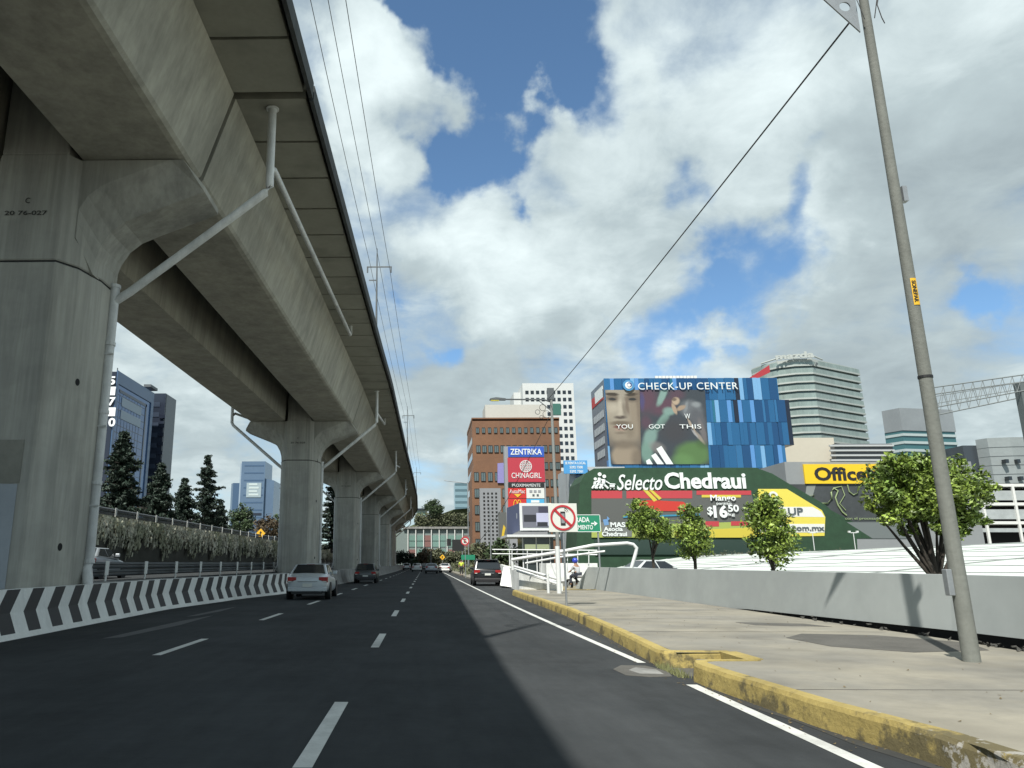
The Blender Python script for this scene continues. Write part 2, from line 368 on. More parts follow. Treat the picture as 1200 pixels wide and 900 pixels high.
# dark repair patches on the pavement
b = MB()
b.prism([(7.0, 14.8), (8.2, 14.5), (8.95, 13.2), (8.5, 12.1), (7.2, 11.8), (6.4, 12.6), (6.35, 14.0)], ZW+.001, ZW+.006, 'z', walkd)
b.prism([(6.9, 17.6), (8.2, 17.2), (8.4, 16.4), (7.0, 16.8)], ZW+.001, ZW+.005, 'z', walkd)
struct('pavement_patch', b, walkd)
# pavement joints
b = MB()
for Y in (2.0, 5.2, 8.4, 15.2, 18.6, 22, 25.4, 28.8, 32.2, 35.6): b.box(kx(Y)+.22, 8.8 if Y < 20 else 8.4, Y, Y+.012, ZW+.001, ZW+.004, walkd)
struct('pavement_joints', b, walkd)
# apron and far pavement
apron = mat('apron_concrete', (.27, .235, .15), .9, var=.15, sc=1, bump=.3)
b = MB(); b.prism([(5.1, 38.7), (9.5, 39.6), (9.5, 47), (6.3, 47), (4.9, 41)], 0.004, .14, 'z', apron); struct('driveway_apron', b)
b = MB(); strip(b, [70, 90, 110, 150, 200, 320], lambda Y: 4.3, lambda Y: 12, .16)
for a, c in ((70, 150), (150, 320)): b.quad((4.3, a, 0), (4.3, c, 0), (4.3, c, .16), (4.3, a, .16))
struct('far_pavement', b, walk)
R_ = random.Random(19)
b = MB()
for i in range(420):
    Y = R_.uniform(4.5, 26); far = R_.random()
    if far < .55: x = kx(Y)-R_.random()**2*.35-.01; z = .004
    else: x = kx(Y)+.3+R_.random()*4.2; z = ZW+.006
    if 10.8 < Y < 12: continue
    s_ = R_.uniform(.008, .028); a = R_.uniform(0, 3.14); u = Vector((math.cos(a), math.sin(a), 0))*s_; v = Vector((-u.y, u.x, 0))*.5
    c = Vector((x, Y, z)); b.add([c-u, c+v, c+u+Vector((0, 0, s_*.4)), c-v], [(0, 1, 2, 3)])
tag(b.build('litter', mat('litter_leaf', (.10, .075, .035), .9, isl=.6)), 'dry leaf litter and grit in the gutter and over the pavement', 'litter', kind='stuff')
b = MB()
for i in range(260):
    x = 3.46+R_.uniform(-.06, .1); Y = R_.uniform(10.75, 12.0); h = R_.uniform(.04, .14); d = Vector((R_.uniform(-.05, .05), R_.uniform(-.05, .05), h)); c = Vector((x, Y, .0))
    b.add([c, c+Vector((.008, 0, 0)), c+d], [(0, 1, 2)])
tag(b.build('gutter_weeds', mat('dry_weed', (.16, .17, .07), .9, isl=.4)), 'tuft of dry weeds growing in the drain gap of the yellow kerb', 'weeds', kind='stuff')
grime = mat('gutter_grime', (.030, .031, .028), .95, var=.3, sc=2)
b = MB(); ys_ = [4+.5*i for i in range(13)]
for a, c in zip(ys_, ys_[1:]): b.quad((kx(a)-.11-.05*math.sin(a*3), a, .003), (kx(a), a, .003), (kx(c), c, .003), (kx(c)-.11-.05*math.sin(c*3), c, .003))
ys_ = [12.2+.8*i for i in range(30)]
for a, c in zip(ys_, ys_[1:]): b.quad((kx(a)-.09-.04*math.sin(a*3), a, .003), (kx(a), a, .003), (kx(c), c, .003), (kx(c)-.09-.04*math.sin(c*3), c, .003))
struct('gutter', b, grime)
# painted lines
def dash(x, y, w, l, z=.004, dx=0):
    b = MB(); b.quad((x-w/2, y, z), (x+w/2, y, z), (x+w/2+dx, y+l, z), (x-w/2+dx, y+l, z)); struct('lane_dash', b, roadw)
for k in range(28): dash(-.93+.0025*8.05*k*.35, 6.15+8.3*k - 8.3*0, .15, 2.75)
for k in range(28):
    Y = 13.2+7.95*k-7.95; dash(-4.62+.009*Y if Y < 90 else -3.8, Y, .15, 2.8, dx=.02)
b = MB(); strip(b, [-10, 6, 10.2], lambda Y: 3.30, lambda Y: 3.44, .004)
lx_ = lambda Y: 3.02+.26*math.exp(-(Y-12.35)/14)
strip(b, [12.35, 14, 16, 19, 23, 30, 40, 56, 80, 110, 200], lx_, lambda Y: lx_(Y)+.13, .004)
struct('edge_line', b, roadw)
worn = mat('worn_asphalt', (.062, .065, .066), .9, var=.2, sc=1)
b = MB()
for (x, y, w, l) in ((-6.6, 16, .5, 7), (-6.9, 22.5, .35, 5)  ):
    b.prism([(x, y), (x+w*.6, y+.3), (x+w, y+l*.5), (x+w*.7, y+l), (x+w*.2, y+l*.7)], .002, .003, 'z', worn)
struct('worn_road_streaks', b, worn)
# ------------------------------------------------------------------ raised frontage road and terrace on the left
b = MB(); ys = list(range(-30, 340, 10))
for a, c in zip(ys, ys[1:]):
    xl = lambda Y: barrier_x(Y)-1.0-(1.2 if Y > 20 else .0)
    b.quad((-21.3, a, .8), (xl(a), a, .8), (xl(c), c, .8), (-21.3, c, .8)); b.quad((xl(a), a, -.05), (xl(c), c, -.05), (xl(c), c, .8), (xl(a), a, .8))
struct('frontage_road', b, asph)
b = MB(); b.box(-260, -21.75, 10, 420, -.05, 4.3); struct('upper_terrace', b, ground_m)
b = MB(); b.box(-21.75, -21.3, 10, 420, 0, 4.45)
tag(b.build('retaining_wall', mat('retaining_concrete', (.07, .07, .06), .95, var=.2, sc=.5)), 'long grey retaining wall under the upper guardrail, half hidden by hanging dry creeper', 'wall')
# dry creeper hanging down over the wall
creeper = mat('dry_creeper', (.50, .49, .41), .95, isl=.45, col2=(.27, .28, .20), var=.2, sc=.5)
b = MB(); R_ = random.Random(11)
for i in range(24000):
    Y = 24+170*R_.random()**1.5
    clump = .55+.45*math.sin(Y*1.3)*math.sin(Y*.47+1)+.35*math.sin(Y*4.1)
    if R_.random() > .35+.6*clump: continue
    drop = (R_.random()**1.2)*(.9+1.4*max(0, clump)); z = 4.62-drop; x = -21.25+R_.uniform(.1, .55)*(.4+.6*min(1, drop))
    l = R_.uniform(.12, .4); w = R_.uniform(.03, .08)*(1+Y/80); dy = R_.uniform(-.15, .15)
    b.add([(x, Y-w, z), (x+.05, Y+w, z), (x+R_.uniform(-.1, .1), Y+w*.6+dy, z-l), (x, Y-w*.6+dy, z-l)], [(0, 1, 2, 3)])
tag(b.build('creeper', creeper), 'dry grey-brown creeper draped over the retaining wall under the upper guardrail', 'creeper', kind='stuff')
b = MB()
for i in range(2500):
    Y = 24+120*R_.random(); x = -21.6-R_.uniform(0, 1.2); z = 4.35; h = R_.uniform(.15, .45)
    b.add([(x-.03, Y, z), (x+.03, Y+.03, z), (x+R_.uniform(-.1, .1), Y+R_.uniform(-.1, .1), z+h)], [(0, 1, 2)])
tag(b.build('dry_grass', mat('verge_grass', (.13, .13, .06), .9, isl=.4)), 'dry grass fringe along the top of the retaining wall', 'grass', kind='stuff')
def guardrail(name, label, x, z0, ys, dx=0.0):
    r = thing(name, label, 'guardrail', (x, ys[0], z0)); 
    pb = MB(); pb.prism([(.10, -.1), (.13, -.1), (.15, .76), (.10, .76)], -.07, .07, 'y', white); pb.prism([(.131, .25), (.151, .25), (.161, .76), (.151, .76)], -.16, .16, 'y', white); first = None
    for i, y in enumerate(ys):
        if i < 60:
            if first is None: first = pb.build('post', white, r); o = first
            else: o = first.copy(); COL.objects.link(o); o.parent = r
            o.location = (.10+dx*i, y-ys[0], 0)
    for z in (.34, .62):
        m2 = MB(); pr = [(-.02, z-.14), (.05, z-.09), (-.01, z-.045), (-.01, z-.0), (.05, z+.03), (-.02, z+.10), (-.05, z+.10), (-.05, z-.14)]
        L_ = ys[-1]-ys[0]
        v0 = [(p[0], 0, p[1]) for p in pr]; v1 = [(p[0]+dx*(len(ys)-1), L_, p[1]) for p in pr]; n = len(pr)
        m2.add(v0+v1, [(k, (k+1) % n, n+(k+1) % n, n+k) for k in range(n)]+[tuple(range(n))]); m2.build('rail', galvd, r)
guardrail('guardrail', 'lower grey steel guardrail with white posts, beside the frontage road behind the chevron barrier', -11.8, .82, [20+4*i for i in range(40)], -.02)
guardrail('guardrail', 'upper grey steel guardrail with white posts on top of the retaining wall', -21.5, 4.45, [28+4*i for i in range(50)])
# ------------------------------------------------------------------ chevron barrier
def loft_barrier(name, y0, y1, step, prof, painted, label):
    mb = MB(); n = len(prof)-1; bands = int((y1-y0)/step)
    def pt(s, k):
        lean = [.03, .03, 0, .50, .50, .50][k] if painted else 0
        Y = y0+s*step+lean; x = barrier_x(Y); return (x+prof[k][0], Y, prof[k][1])
    for i in range(bands):
        for k in range(n):
            sub = 1
            m = conc2
            if painted: m = (black if i % 2 else bwhite) if 0 < k < 3 else bwhite
            if painted and k == 0: m = bwhite
            mb.quad(pt(i, k), pt(i+1, k), pt(i+1, k+1), pt(i, k+1), m)
    return tag(mb.build(name, conc2), label, 'barrier')
loft_barrier('chevron_barrier', -12.0, 42.0, .56, [(.16, 0), (.05, .10), (-.10, .5), (-.18, .96), (-.42, .96), (-.6, 0)], True, 'low concrete road barrier painted in black and white chevrons below the near pier')
loft_barrier('concrete_barrier', 42.0, 300.0, 3.0, [(.16, 0), (.05, .10), (-.08, .5), (-.16, 1.0), (-.42, 1.0), (-.6, 0)], False, 'plain grey concrete road barrier along the feet of the far piers')
# fill behind the barrier
b = MB()
ys = [-12+3*i for i in range(60)]
for a, c in zip(ys, ys[1:]):
    b.quad((barrier_x(a)-.4, a, .86), (barrier_x(c)-.4, c, .86), (barrier_x(c)-3.3, c, .86), (barrier_x(a)-3.3, a, .86))
    b.quad((barrier_x(a)-3.3, a, .86), (barrier_x(c)-3.3, c, .86), (barrier_x(c)-3.3, c, .3), (barrier_x(a)-3.3, a, .3))
struct('median', b, conc2)
# ------------------------------------------------------------------ the viaduct
def vc(Y):
    K = [(-60, -11.2), (0, -10.95), (18.4, -10.65), (48, -10.1), (58, -9.85), (93, -9.55), (126, -9.15), (165, -8.85), (200, -9.1), (240, -11.0), (280, -14.5), (320, -20)]
    for (a, b_), (c, d) in zip(K, K[1:]):
        if Y <= c: return b_+(d-b_)*(Y-a)/(c-a)
    return K[-1][1]
PIERS = [-21, 18.4, 58, 92, 125, 158, 190, 221, 252]
ZS, ZD = 12.45, 15.3
via = thing('elevated_viaduct', 'long grey concrete elevated highway with twin girders crossing over the left side of the road', 'viaduct', (vc(18.4), 18.4, 0))
def vb(mb, name, m, parent=via): 
    o = mb.build(name, m); o.parent = parent; o.location = -Vector(via.location); return o
def sweep(prof, ys, mb, m, flip=1):
    n = len(prof); V = [(vc(y)+flip*p[0], y, p[1]) for y in ys for p in prof]; F = []
    for i in range(len(ys)-1):
        for k in range(n): F.append((i*n+k, i*n+(k+1) % n, (i+1)*n+(k+1) % n, (i+1)*n+k))
    F.append(tuple(range(n))); F.append(tuple(range((len(ys)-1)*n, len(ys)*n))[::-1]); mb.add(V, F, m)
gprof = [(1.15, ZS), (3.85, ZS), (3.99, ZS+.04), (4.08, ZS+.13), (4.12, ZS+.26), (4.9, ZD), (.95, ZD)]
for p0, p1 in zip(PIERS, PIERS[1:]):
    a, c = p0+1.79, p1+1.57; ys = [a+(c-a)*i/8 for i in range(9)]
    for fl in (1, -1):
        mb = MB(); sweep(gprof, ys, mb, girderc, fl); vb(mb, 'girder', girderc)
for fl in (1, -1):
    for p0, p1 in zip(PIERS, PIERS[1:]):
        mb = MB(); a, c = p0+1.80, p1+1.56; n = max(1, round((c-a)/2.4)); g = (c-a)/n
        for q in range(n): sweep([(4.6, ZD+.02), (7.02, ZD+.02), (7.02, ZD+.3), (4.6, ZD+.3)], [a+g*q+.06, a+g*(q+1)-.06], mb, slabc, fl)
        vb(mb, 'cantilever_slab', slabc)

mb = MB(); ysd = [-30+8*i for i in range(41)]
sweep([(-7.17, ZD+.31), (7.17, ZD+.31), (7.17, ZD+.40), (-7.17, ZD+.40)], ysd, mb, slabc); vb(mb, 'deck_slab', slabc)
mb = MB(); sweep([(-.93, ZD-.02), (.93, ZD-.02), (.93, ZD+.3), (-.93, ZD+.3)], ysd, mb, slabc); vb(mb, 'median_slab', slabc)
pard = mat('parapet_concrete', (.045, .05, .05), .85, var=.2, sc=.7, streak=.3)
for fl in (1, -1):
    for p0, p1 in zip(PIERS, PIERS[1:]):
        mb = MB(); a, c = p0+1.8, p1+1.66; ys = [a+(c-a)*i/8 for i in range(9)]
        sweep([(7.16, ZD-.10), (7.28, ZD-.10), (7.30, ZD+.42), (7.10, ZD+.42)], ys, mb, pard, fl); vb(mb, 'parapet', pard)
def arc(cx0, cz0, r, a0, a1, n): return [(cx0+r*math.cos(math.radians(a0+(a1-a0)*i/n)), cz0+r*math.sin(math.radians(a0+(a1-a0)*i/n))) for i in range(n+1)]
plan = [(-.92, 0), (.92, 0), (1.3, .55), (1.52, 1.5), (1.52, 2.2), (1.3, 3.0), (.92, 3.4), (-.92, 3.4), (-1.3, 3.0), (-1.52, 2.2), (-1.52, 1.5), (-1.3, .55)]
armcurve = [(1.46, 9.3), (1.50, 9.75), (1.62, 10.15), (1.85, 10.55), (2.2, 10.85), (2.7, 11.08), (3.4, 11.36), (4.05, 11.62), (4.42, 11.78), (4.42, 11.95), (4.15, 12.2), (3.75, ZS-.03)]
stain = mat('stencil_ink', (.05, .05, .045), .9)
for i, Y0 in enumerate(PIERS):
    x = vc(Y0)
    pr = bpy.data.objects.new('pier', None); COL.objects.link(pr); pr.parent = via; pr.location = Vector((x, Y0, 0))-via.location; pr.empty_display_size = .2
    sh_ = MB(); n = len(plan)
    sh_.prism(plan, 0, 9.27, 'z'); bevel(sh_.build('shaft', concrete, pr), .04, 1)
    g_ = MB(); g_.prism([(p[0]*.975, 1.7+(p[1]-1.7)*.975) for p in plan], 9.2, 9.36, 'z'); g_.build('joint_groove', dark, pr)
    hd = MB(); hd.prism([(p[0]*.997, 1.7+(p[1]-1.7)*.997) for p in plan], 9.32, ZS-.02, 'z')
    up_ = [(-1.05, .25), (1.05, .25), (1.05, 3.1), (-1.05, 3.1)]
    hd.prism([(-.92, 0.01), (.92, .01), (.92, 3.39), (-.92, 3.39)], ZS-.02, ZD, 'z'); bevel(hd.build('pier_head', concrete, pr), .03, 1)
    for fl in (1, -1):
        am = MB()
        def ch(off): # outline narrowed for the bevelled lower edge
            return [(fl*(max(px_-off*.55, 1.2)), min(pz_+off, ZS-.03)) for px_, pz_ in armcurve]
        secs = [(.36, .8), (1.0, 0.0), (2.45, 0.0), (2.95, .5)]
        rings = []
        for (yy, off) in secs:
            c_ = ch(off); rings.append([(fl*1.0, 9.3+off, yy)]+[(a_, b_, yy) for a_, b_ in c_]+[(fl*1.0, ZS-.03, yy)])
        nV = len(rings[0]); V = [(a_, yy, b_) for rg in rings for (a_, b_, yy) in rg]; F = []
        for q in range(3):
            for k in range(nV): F.append((q*nV+k, q*nV+(k+1) % nV, (q+1)*nV+(k+1) % nV, (q+1)*nV+k))
        F.append(tuple(range(nV))); F.append(tuple(range(3*nV, 4*nV))[::-1])
        am.add(V, F); am.build('cantilever_arm', concrete, pr)
        # girder bearing diaphragm seen as a dark line
        be = MB(); be.box(min(fl*1.3, fl*3.7), max(fl*1.3, fl*3.7), .9, 2.5, ZS-.04, ZS); be.build('bearing_pad', dark, pr)
        # drain pipes
        ex = fl*(5.95)
        if i <= 7:
            dp = MB(); w_ = None
            dp.tube([(ex, 2.35, ZD+.05), (ex, 2.4, 13.3), (ex, 2.45, 12.72), (ex-fl*.12, 2.45, 12.5), (fl*2.0, 2.3, 9.25), (fl*1.62, 2.25, 8.95)], .125, 10)
            dp.disc((ex, 2.35, ZD-.02), .2, 'z', 14, None, .03)
            dp.build('drain_pipe', pipew, pr)
            vp = MB(); vp.tube([(fl*1.58, 2.25, 9.45), (fl*1.58, 2.25, 1.55), (fl*1.58, 2.2, 1.35), (fl*1.72, 2.0, 1.05), (fl*1.74, 1.95, .9)], .14, 10)
            for z in (9.35, 7.6, 5.6, 3.6, 1.5): vp.disc((fl*1.58, 2.25, z), .165, 'z', 12, None, .10)
            for z in (7.3, 5.2, 3.0): vp.box(fl*1.58-.19, fl*1.58+.19, 2.1, 2.16, z, z+.05)
            vp.build('drain_pipe', pipew, pr)
            lp = MB(); s_ = 22 if i < 2 else 12
            dxv = (vc(Y0+s_)-x)
            lp.tube([(ex-fl*.05, 2.5, 13.35), (ex-fl*.05+dxv*.05, 3.1, 13.62), (ex-fl*.1+dxv, 2.3+s_, 14.72), (ex-fl*.1+dxv, 2.5+s_, 14.85), (ex-fl*.1+dxv, 2.5+s_, ZD+.02)], .10, 10); lp.build('drain_pipe', pipew, pr)
        ho = MB()
        for z in (6.2, 1.75): ho.disc((fl*1.40, .99, z), .08, 'x', 12, None, .01*fl)
        ho2 = MB()
        for z in (6.2, 1.9):
            c0 = Vector((fl*1.385, .93, z)); nr = Vector((fl*.95, -.22*1.5, 0)).normalized(); t_ = Vector((-nr.y, nr.x, 0))
            vv = [c0+nr*.012+t_*math.cos(k*math.pi/6)*.08+Vector((0, 0, math.sin(k*math.pi/6)*.1)) for k in range(12)]; ho2.add(vv, [tuple(range(12))])
        ho2.build('weep_hole', dark, pr)
    if i in (1, 2, 3):
        text('20 76-027' if i == 1 else '20 76-02%d' % (7+i-1), 'stencilled_number', pr, stain, -.62, -.012, 10.6, 1.15, .13, .01, ext=.004)
        text('C', 'stencilled_letter', pr, stain, -.1, -.012, 10.95, .13, .16, .005, ext=.004)
pat = mat('grey_repaint', (.33, .36, .385), .8, var=.08, sc=1)
pb = MB(); pb.box(vc(18.4)-.9, vc(18.4)+.62, 18.385, 18.395, .9, 3.4); vb(pb, 'repainted_panel', pat)
pb = MB(); pb.box(vc(18.4)-.9, vc(18.4)+.66, 18.387, 18.396, 3.42, 4.5); vb(pb, 'repainted_panel', mat('dark_repaint', (.22, .215, .18), .85, var=.15, sc=1))
# poles and wires on the right parapet
masts = []
for k, (Y, h) in enumerate([(5.6, 6.2), (45, 5.2), (100, 6.2), (160, 5.5)]):
    x = vc(Y)+7.16
    nm = ['slim steel power pole on the viaduct edge above and behind the camera', 'slim power pole with crossarm, tallest above the viaduct edge', 'second smaller power pole farther along the viaduct edge', 'farthest tiny power pole at the end of the viaduct edge'][k]
    r = thing('power_pole', nm, 'pole', (x, Y, ZD+.42), 0, 'power poles on the viaduct edge'); masts.append((x, Y, ZD+.42+h))
    m_ = MB(); m_.tube([(0, 0, 0), (0, 0, h)], .11 if k == 0 else .07, 8, r1=.06 if k == 0 else .035); m_.build('pole', galvd, r)
    m_ = MB(); m_.box(-.65, .95, -.03, .03, h-1.0, h-.93); m_.build('crossarm', galvd, r); m_ = MB(); m_.box(-.5, .0, -.03, .03, h-1.9, h-1.84); m_.build('crossarm', galvd, r)
    for dx in (-.6, .9):
        m_ = MB(); m_.tube([(dx, 0, h-.95), (dx, 0, h-1.35)], .05, 6); m_.build('insulator', galvd, r)
    m_ = MB(); m_.tube([(0, 0, h-.05), (0, 0, h+.3)], .03, 6); m_.build('spike', galvd, r)
wirem = mat('wire_dark', (.03, .03, .03), .6)
def sagwire(a, c, sag, r=.012, n=14):
    a, c = Vector(a), Vector(c); return [a.lerp(c, i/n)-Vector((0, 0, sag*4*(i/n)*(1-i/n))) for i in range(n+1)]
for dx, dz, lab in ((-.5, -.5, 'thin black overhead wire nearest the viaduct edge'), (0, .1, 'thin black overhead wire running over the tops of the viaduct poles'), (.85, -1.3, 'thin black overhead wire on the outer, sky side of the viaduct poles')):
    w = MB(); pts = []
    for a, c in zip(masts, masts[1:]): pts += sagwire((a[0]+dx, a[1], a[2]+dz), (c[0]+dx, c[1], c[2]+dz), .45)[:-1]
    w.tube(pts, .014, 5); tag(w.build('overhead_wire', wirem), lab, 'wire', 'wires along the viaduct')
# ------------------------------------------------------------------ right wall
mb = MB(); ys = [-20, -5, 4, 8, 11, 14, 18, 22, 26, 30, 34, 38, 41.0]
def wb(Y): return .40 if Y < 10 else max(ZW, .40-.0125*(Y-10)) if Y < 26 else 0.1
for a, c in zip(ys, ys[1:]):
    xa, xc = wall_x(a), wall_x(c); T = 1.30
    fa, fc = (xa, a, wb(a)), (xc, c, wb(c)); ta, tc_ = (xa+.12, a, T), (xc+.12, c, T)
    ba, bc = (xa+.38, a, T), (xc+.38, c, T); ga, gc = (xa+.42, a, wb(a)), (xc+.42, c, wb(c))
    mb.quad(fa, fc, tc_, ta); mb.quad(ta, tc_, bc, ba); mb.quad(ba, bc, gc, ga); mb.quad(ga, gc, fc, fa)
Y = 41.0; x = wall_x(Y); mb.add([(x, Y, .1), (x+.42, Y, .1), (x+.38, Y, 1.3), (x+.12, Y, 1.3), (x-.12, Y+2.6, .12), (x+.3, Y+2.6, .12)], [(0, 3, 4), (3, 2, 5, 4), (2, 1, 5)])
tag(mb.build('parapet_wall', wallg), 'long low wall painted in patchy greys along the back of the pavement', 'wall')
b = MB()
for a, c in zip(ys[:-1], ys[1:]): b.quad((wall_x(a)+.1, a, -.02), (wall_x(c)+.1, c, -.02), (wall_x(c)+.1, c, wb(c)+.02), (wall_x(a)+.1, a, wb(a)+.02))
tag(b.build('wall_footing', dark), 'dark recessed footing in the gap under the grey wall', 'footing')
R_ = random.Random(5)
b = MB()
for i in range(90):
    Y = R_.uniform(10, 13.2) if i < 60 else R_.uniform(13, 22); x = edge_x(Y)+R_.uniform(-.12, .12); s_ = R_.uniform(.02, .07)
    v = [Vector((x, Y, ZW+.02))+Vector((R_.uniform(-1, 1), R_.uniform(-1, 1), R_.uniform(-.5, 1)))*s_ for _ in range(6)]
    b.add(v, [(0, 1, 2), (0, 2, 3), (0, 3, 4), (0, 4, 1), (5, 1, 2), (5, 2, 3), (5, 3, 4), (5, 4, 1)])
tag(b.build('rubble', mat('rubble_dark', (.045, .045, .04), .95)), 'dark loose rubble and dead leaves in the gap at the wall foot', 'rubble', kind='stuff')
# ------------------------------------------------------------------ white membrane roof behind the wall
memb = mat('white_membrane', (.56, .60, .56), .55, var=.05, sc=.5, streak=.0)
seam = mat('membrane_seam', (.22, .24, .23), .6)
mr_ = thing('membrane_roof', 'white membrane roof with thin seams behind the grey wall and the small trees', 'roof', (11.6, 14, 0))
def mem(u, v):  # u along the near edge, v away from it
    a = Vector((12.7, 12+48*u, .75)); c = Vector((80-52*u, 26+47*u, 4.3-2.0*u))
    p = a.lerp(c, v); p.z += .55*math.sin(math.pi*v)*(1-.5*u)+.05*math.sin(u*44)*math.sin(math.pi*v); return p
nu, nv = 60, 20; V = [mem(i/nu, j/nv) for i in range(nu+1) for j in range(nv+1)]; F = [(i*(nv+1)+j, i*(nv+1)+j+1, (i+1)*(nv+1)+j+1, (i+1)*(nv+1)+j) for i in range(nu) for j in range(nv)]
b = MB(); b.add(V, F, memb, True); b.build('membrane', memb, mr_, world=True)
b = MB()
for v in (.025, .06, .1, .15, .205, .27, .34, .43, .53, .65, .8): b.tube([mem(i/40, v)+Vector((0, 0, .015)) for i in range(41)], .010+.015*v, 4, seam)
for v in (.35, .7): b.tube([mem(v-.12*j/30, j/30)+Vector((0, 0, .03)) for j in range(31)], .02, 4, seam)
b.build('seam', seam, mr_, world=True)
# ------------------------------------------------------------------ trees
def leaves(mb, c, rad, n, size, rr, flat=1.0):
    for _ in range(n):
        d = Vector((rr.gauss(0, 1), rr.gauss(0, 1), rr.gauss(0, 1))); d = d/ max(.3, d.length)*rr.random()**.45
        p = c+Vector((d.x*rad[0], d.y*rad[1], d.z*rad[2])); s = size*rr.uniform(.6, 1.35)
        a = Vector((rr.uniform(-1, 1), rr.uniform(-1, 1), rr.uniform(-.5, 1))).normalized(); q = a.cross(Vector((rr.uniform(-1, 1), rr.uniform(-1, 1), rr.uniform(-1, 1)))).normalized()
        mb.add([p-a*s, p+q*s*.45-a*s*.1, p+a*s, p-q*s*.45+a*s*.1], [(0, 1, 2, 3)])
leafm = mat('ficus_leaf', (.20, .27, .045), .5, isl=.6, col2=(.10, .16, .03), var=.25, sc=1.4, spec=.4)
leafd = mat('dark_leaf', (.035, .060, .022), .6, isl=.5, var=.3, sc=.8)
conm = mat('conifer_needle', (.018, .034, .022), .7, isl=.5, var=.3, sc=.6)
brown = mat('brown_leaf', (.075, .055, .03), .7, isl=.5, var=.3, sc=.8)
olive = mat('olive_leaf', (.085, .095, .05), .7, isl=.5, var=.3, sc=.8)
def tree(name, label, loc, trunk_h, lobes, nclump, nleaf, lsize, m, group=None, cr=.42, limbs=7, tr=.09, seed=1, cat='tree'):
    """lobes: ellipsoids (dx,dy,z,rx,ry,rz) filled with clumps of leaves"""
    rr = random.Random(seed); r = thing(name, label, cat, loc, 0, group)
    t = MB(); top = Vector((0, 0, trunk_h)); t.tube([(0, 0, -.1), (rr.uniform(-.04, .04), 0, trunk_h*.5), top], tr, 8, r1=tr*.75)
    f = MB(); tot = sum(l[3]*l[4]*l[5] for l in lobes)
    for l in lobes:
        k = max(3, int(nclump*(l[3]*l[4]*l[5])/tot))
        for i in range(k):
            d = Vector((rr.gauss(0, 1), rr.gauss(0, 1), rr.gauss(0, 1))).normalized()*rr.uniform(.45, 1.0)
            c = Vector((l[0]+d.x*l[3], l[1]+d.y*l[4], l[2]+d.z*l[5])); s = cr*rr.uniform(.6, 1.2)*min(l[3], l[5])
            leaves(f, c, (s, s, s*.8), nleaf, lsize, rr)
    for i in range(limbs):
        l = rr.choice(lobes); e_ = Vector((l[0]+rr.uniform(-.6, .6)*l[3], l[1]+rr.uniform(-.6, .6)*l[4], l[2]+rr.uniform(-.2, .6)*l[5]))
        mid = top.lerp(e_, .5)+Vector((0, 0, -.12)); t.tube([top-Vector((0, 0, trunk_h*.25*rr.random())), mid, e_], tr*.5, 6, r1=tr*.12)
    t.build('trunk', bark, r); f.build('crown', m, r); return r
g_ = 'small ficus trees behind the grey wall'
tree('ficus_tree', 'bushy small tree in front of the dark advertising screen, leftmost behind the wall', (11.75, 40, .2), 1.9, [(0, 0, 3.2, 1.15, 1.1, .85), (-.35, 0, 3.7, .75, .7, .85), (.55, 0, 2.9, .75, .8, .6)], 115, 50, .085, leafm, g_, seed=2)
tree('ficus_tree', 'smallest narrow conical tree behind the wall, between two rounder ones', (11.9, 34.2, .2), 1.5, [(0, 0, 2.35, .85, .8, .9), (0, 0, 3.2, .55, .5, .75)], 100, 46, .078, leafm, g_, seed=3)
tree('ficus_tree', 'dense dark green tree hiding the left edge of the yellow sign panel', (12.2, 27.3, .2), 1.25, [(0, 0, 2.4, .86, .85, 1.15), (-.05, 0, 3.3, .55, .55, .7)], 115, 46, .078, leafm, g_, seed=4)
tree('ficus_tree', 'largest wide round tree behind the leaning utility pole', (11.75, 18.0, .2), 1.0, [(0, 0, 3.0, 1.2, 1.1, .8), (-.25, 0, 3.35, .75, .8, .6), (.85, 0, 2.85, .62, .8, .75), (-.85, 0, 2.6, .5, .6, .5), (.1, 0, 2.25, .95, .8, .42)], 290, 66, .062, leafm, g_, cr=.36, limbs=16, tr=.11, seed=5)
def conifer(label, loc, h, r0, seed, m=conm, dens=1.0, gaps=.15):
    rr = random.Random(seed); r = thing('conifer_tree', label, 'tree', loc, 0, 'conifers above the retaining wall')
    t = MB(); t.tube([(0, 0, 0), (rr.uniform(-.1, .1), 0, h*.6), (0, 0, h*.98)], h*.018+.05, 7, r1=.02); f = MB()
    z = h*.10
    while z < h:
        k = (z/h); R0 = r0*(1-k)**.72*rr.uniform(.5, 1.25)+.12
        for i in range(int(9*dens)+1):
            a = rr.uniform(0, 6.28)
            if rr.random() < gaps: continue
            R1 = R0*rr.uniform(.45, 1.25); ln = int(R1/.2)+2; zj = rr.uniform(-.3, .3)
            for j in range(ln):
                q = (j+.5)/ln; c = Vector((math.cos(a)*R1*q, math.sin(a)*R1*q, z+zj-q*R1*.22+(q**2)*R1*.22))
                leaves(f, c, (.24, .24, .17), int(9*dens), .17, rr)
            if R1 > .6: t.tube([(0, 0, z), (math.cos(a)*R1*.8, math.sin(a)*R1*.8, z)], .03, 4)
        z += h*.033*rr.uniform(.8, 1.2)
    t.build('trunk', bark, r); f.build('crown', m, r)
def atz(px, Y, z): p = P(px, 600, Y); return (p.x, Y, z)
conifer('big dark conifer just right of the near pier drainpipe', atz(138, 62, 4.3), 7.8, 2.5, 1, gaps=.05, dens=1.3)
conifer('short broad conifer in front of the dark office tower', atz(186, 76, 4.3), 7.0, 2.2, 2, dens=1.2)
conifer('small conifer tucked against the tallest spiky one', atz(214, 84, 4.3), 6.2, 2.2, 3)
conifer('tall pointed conifer standing against open sky', atz(240, 96, 4.3), 10.8, 3.0, 4, gaps=.25)
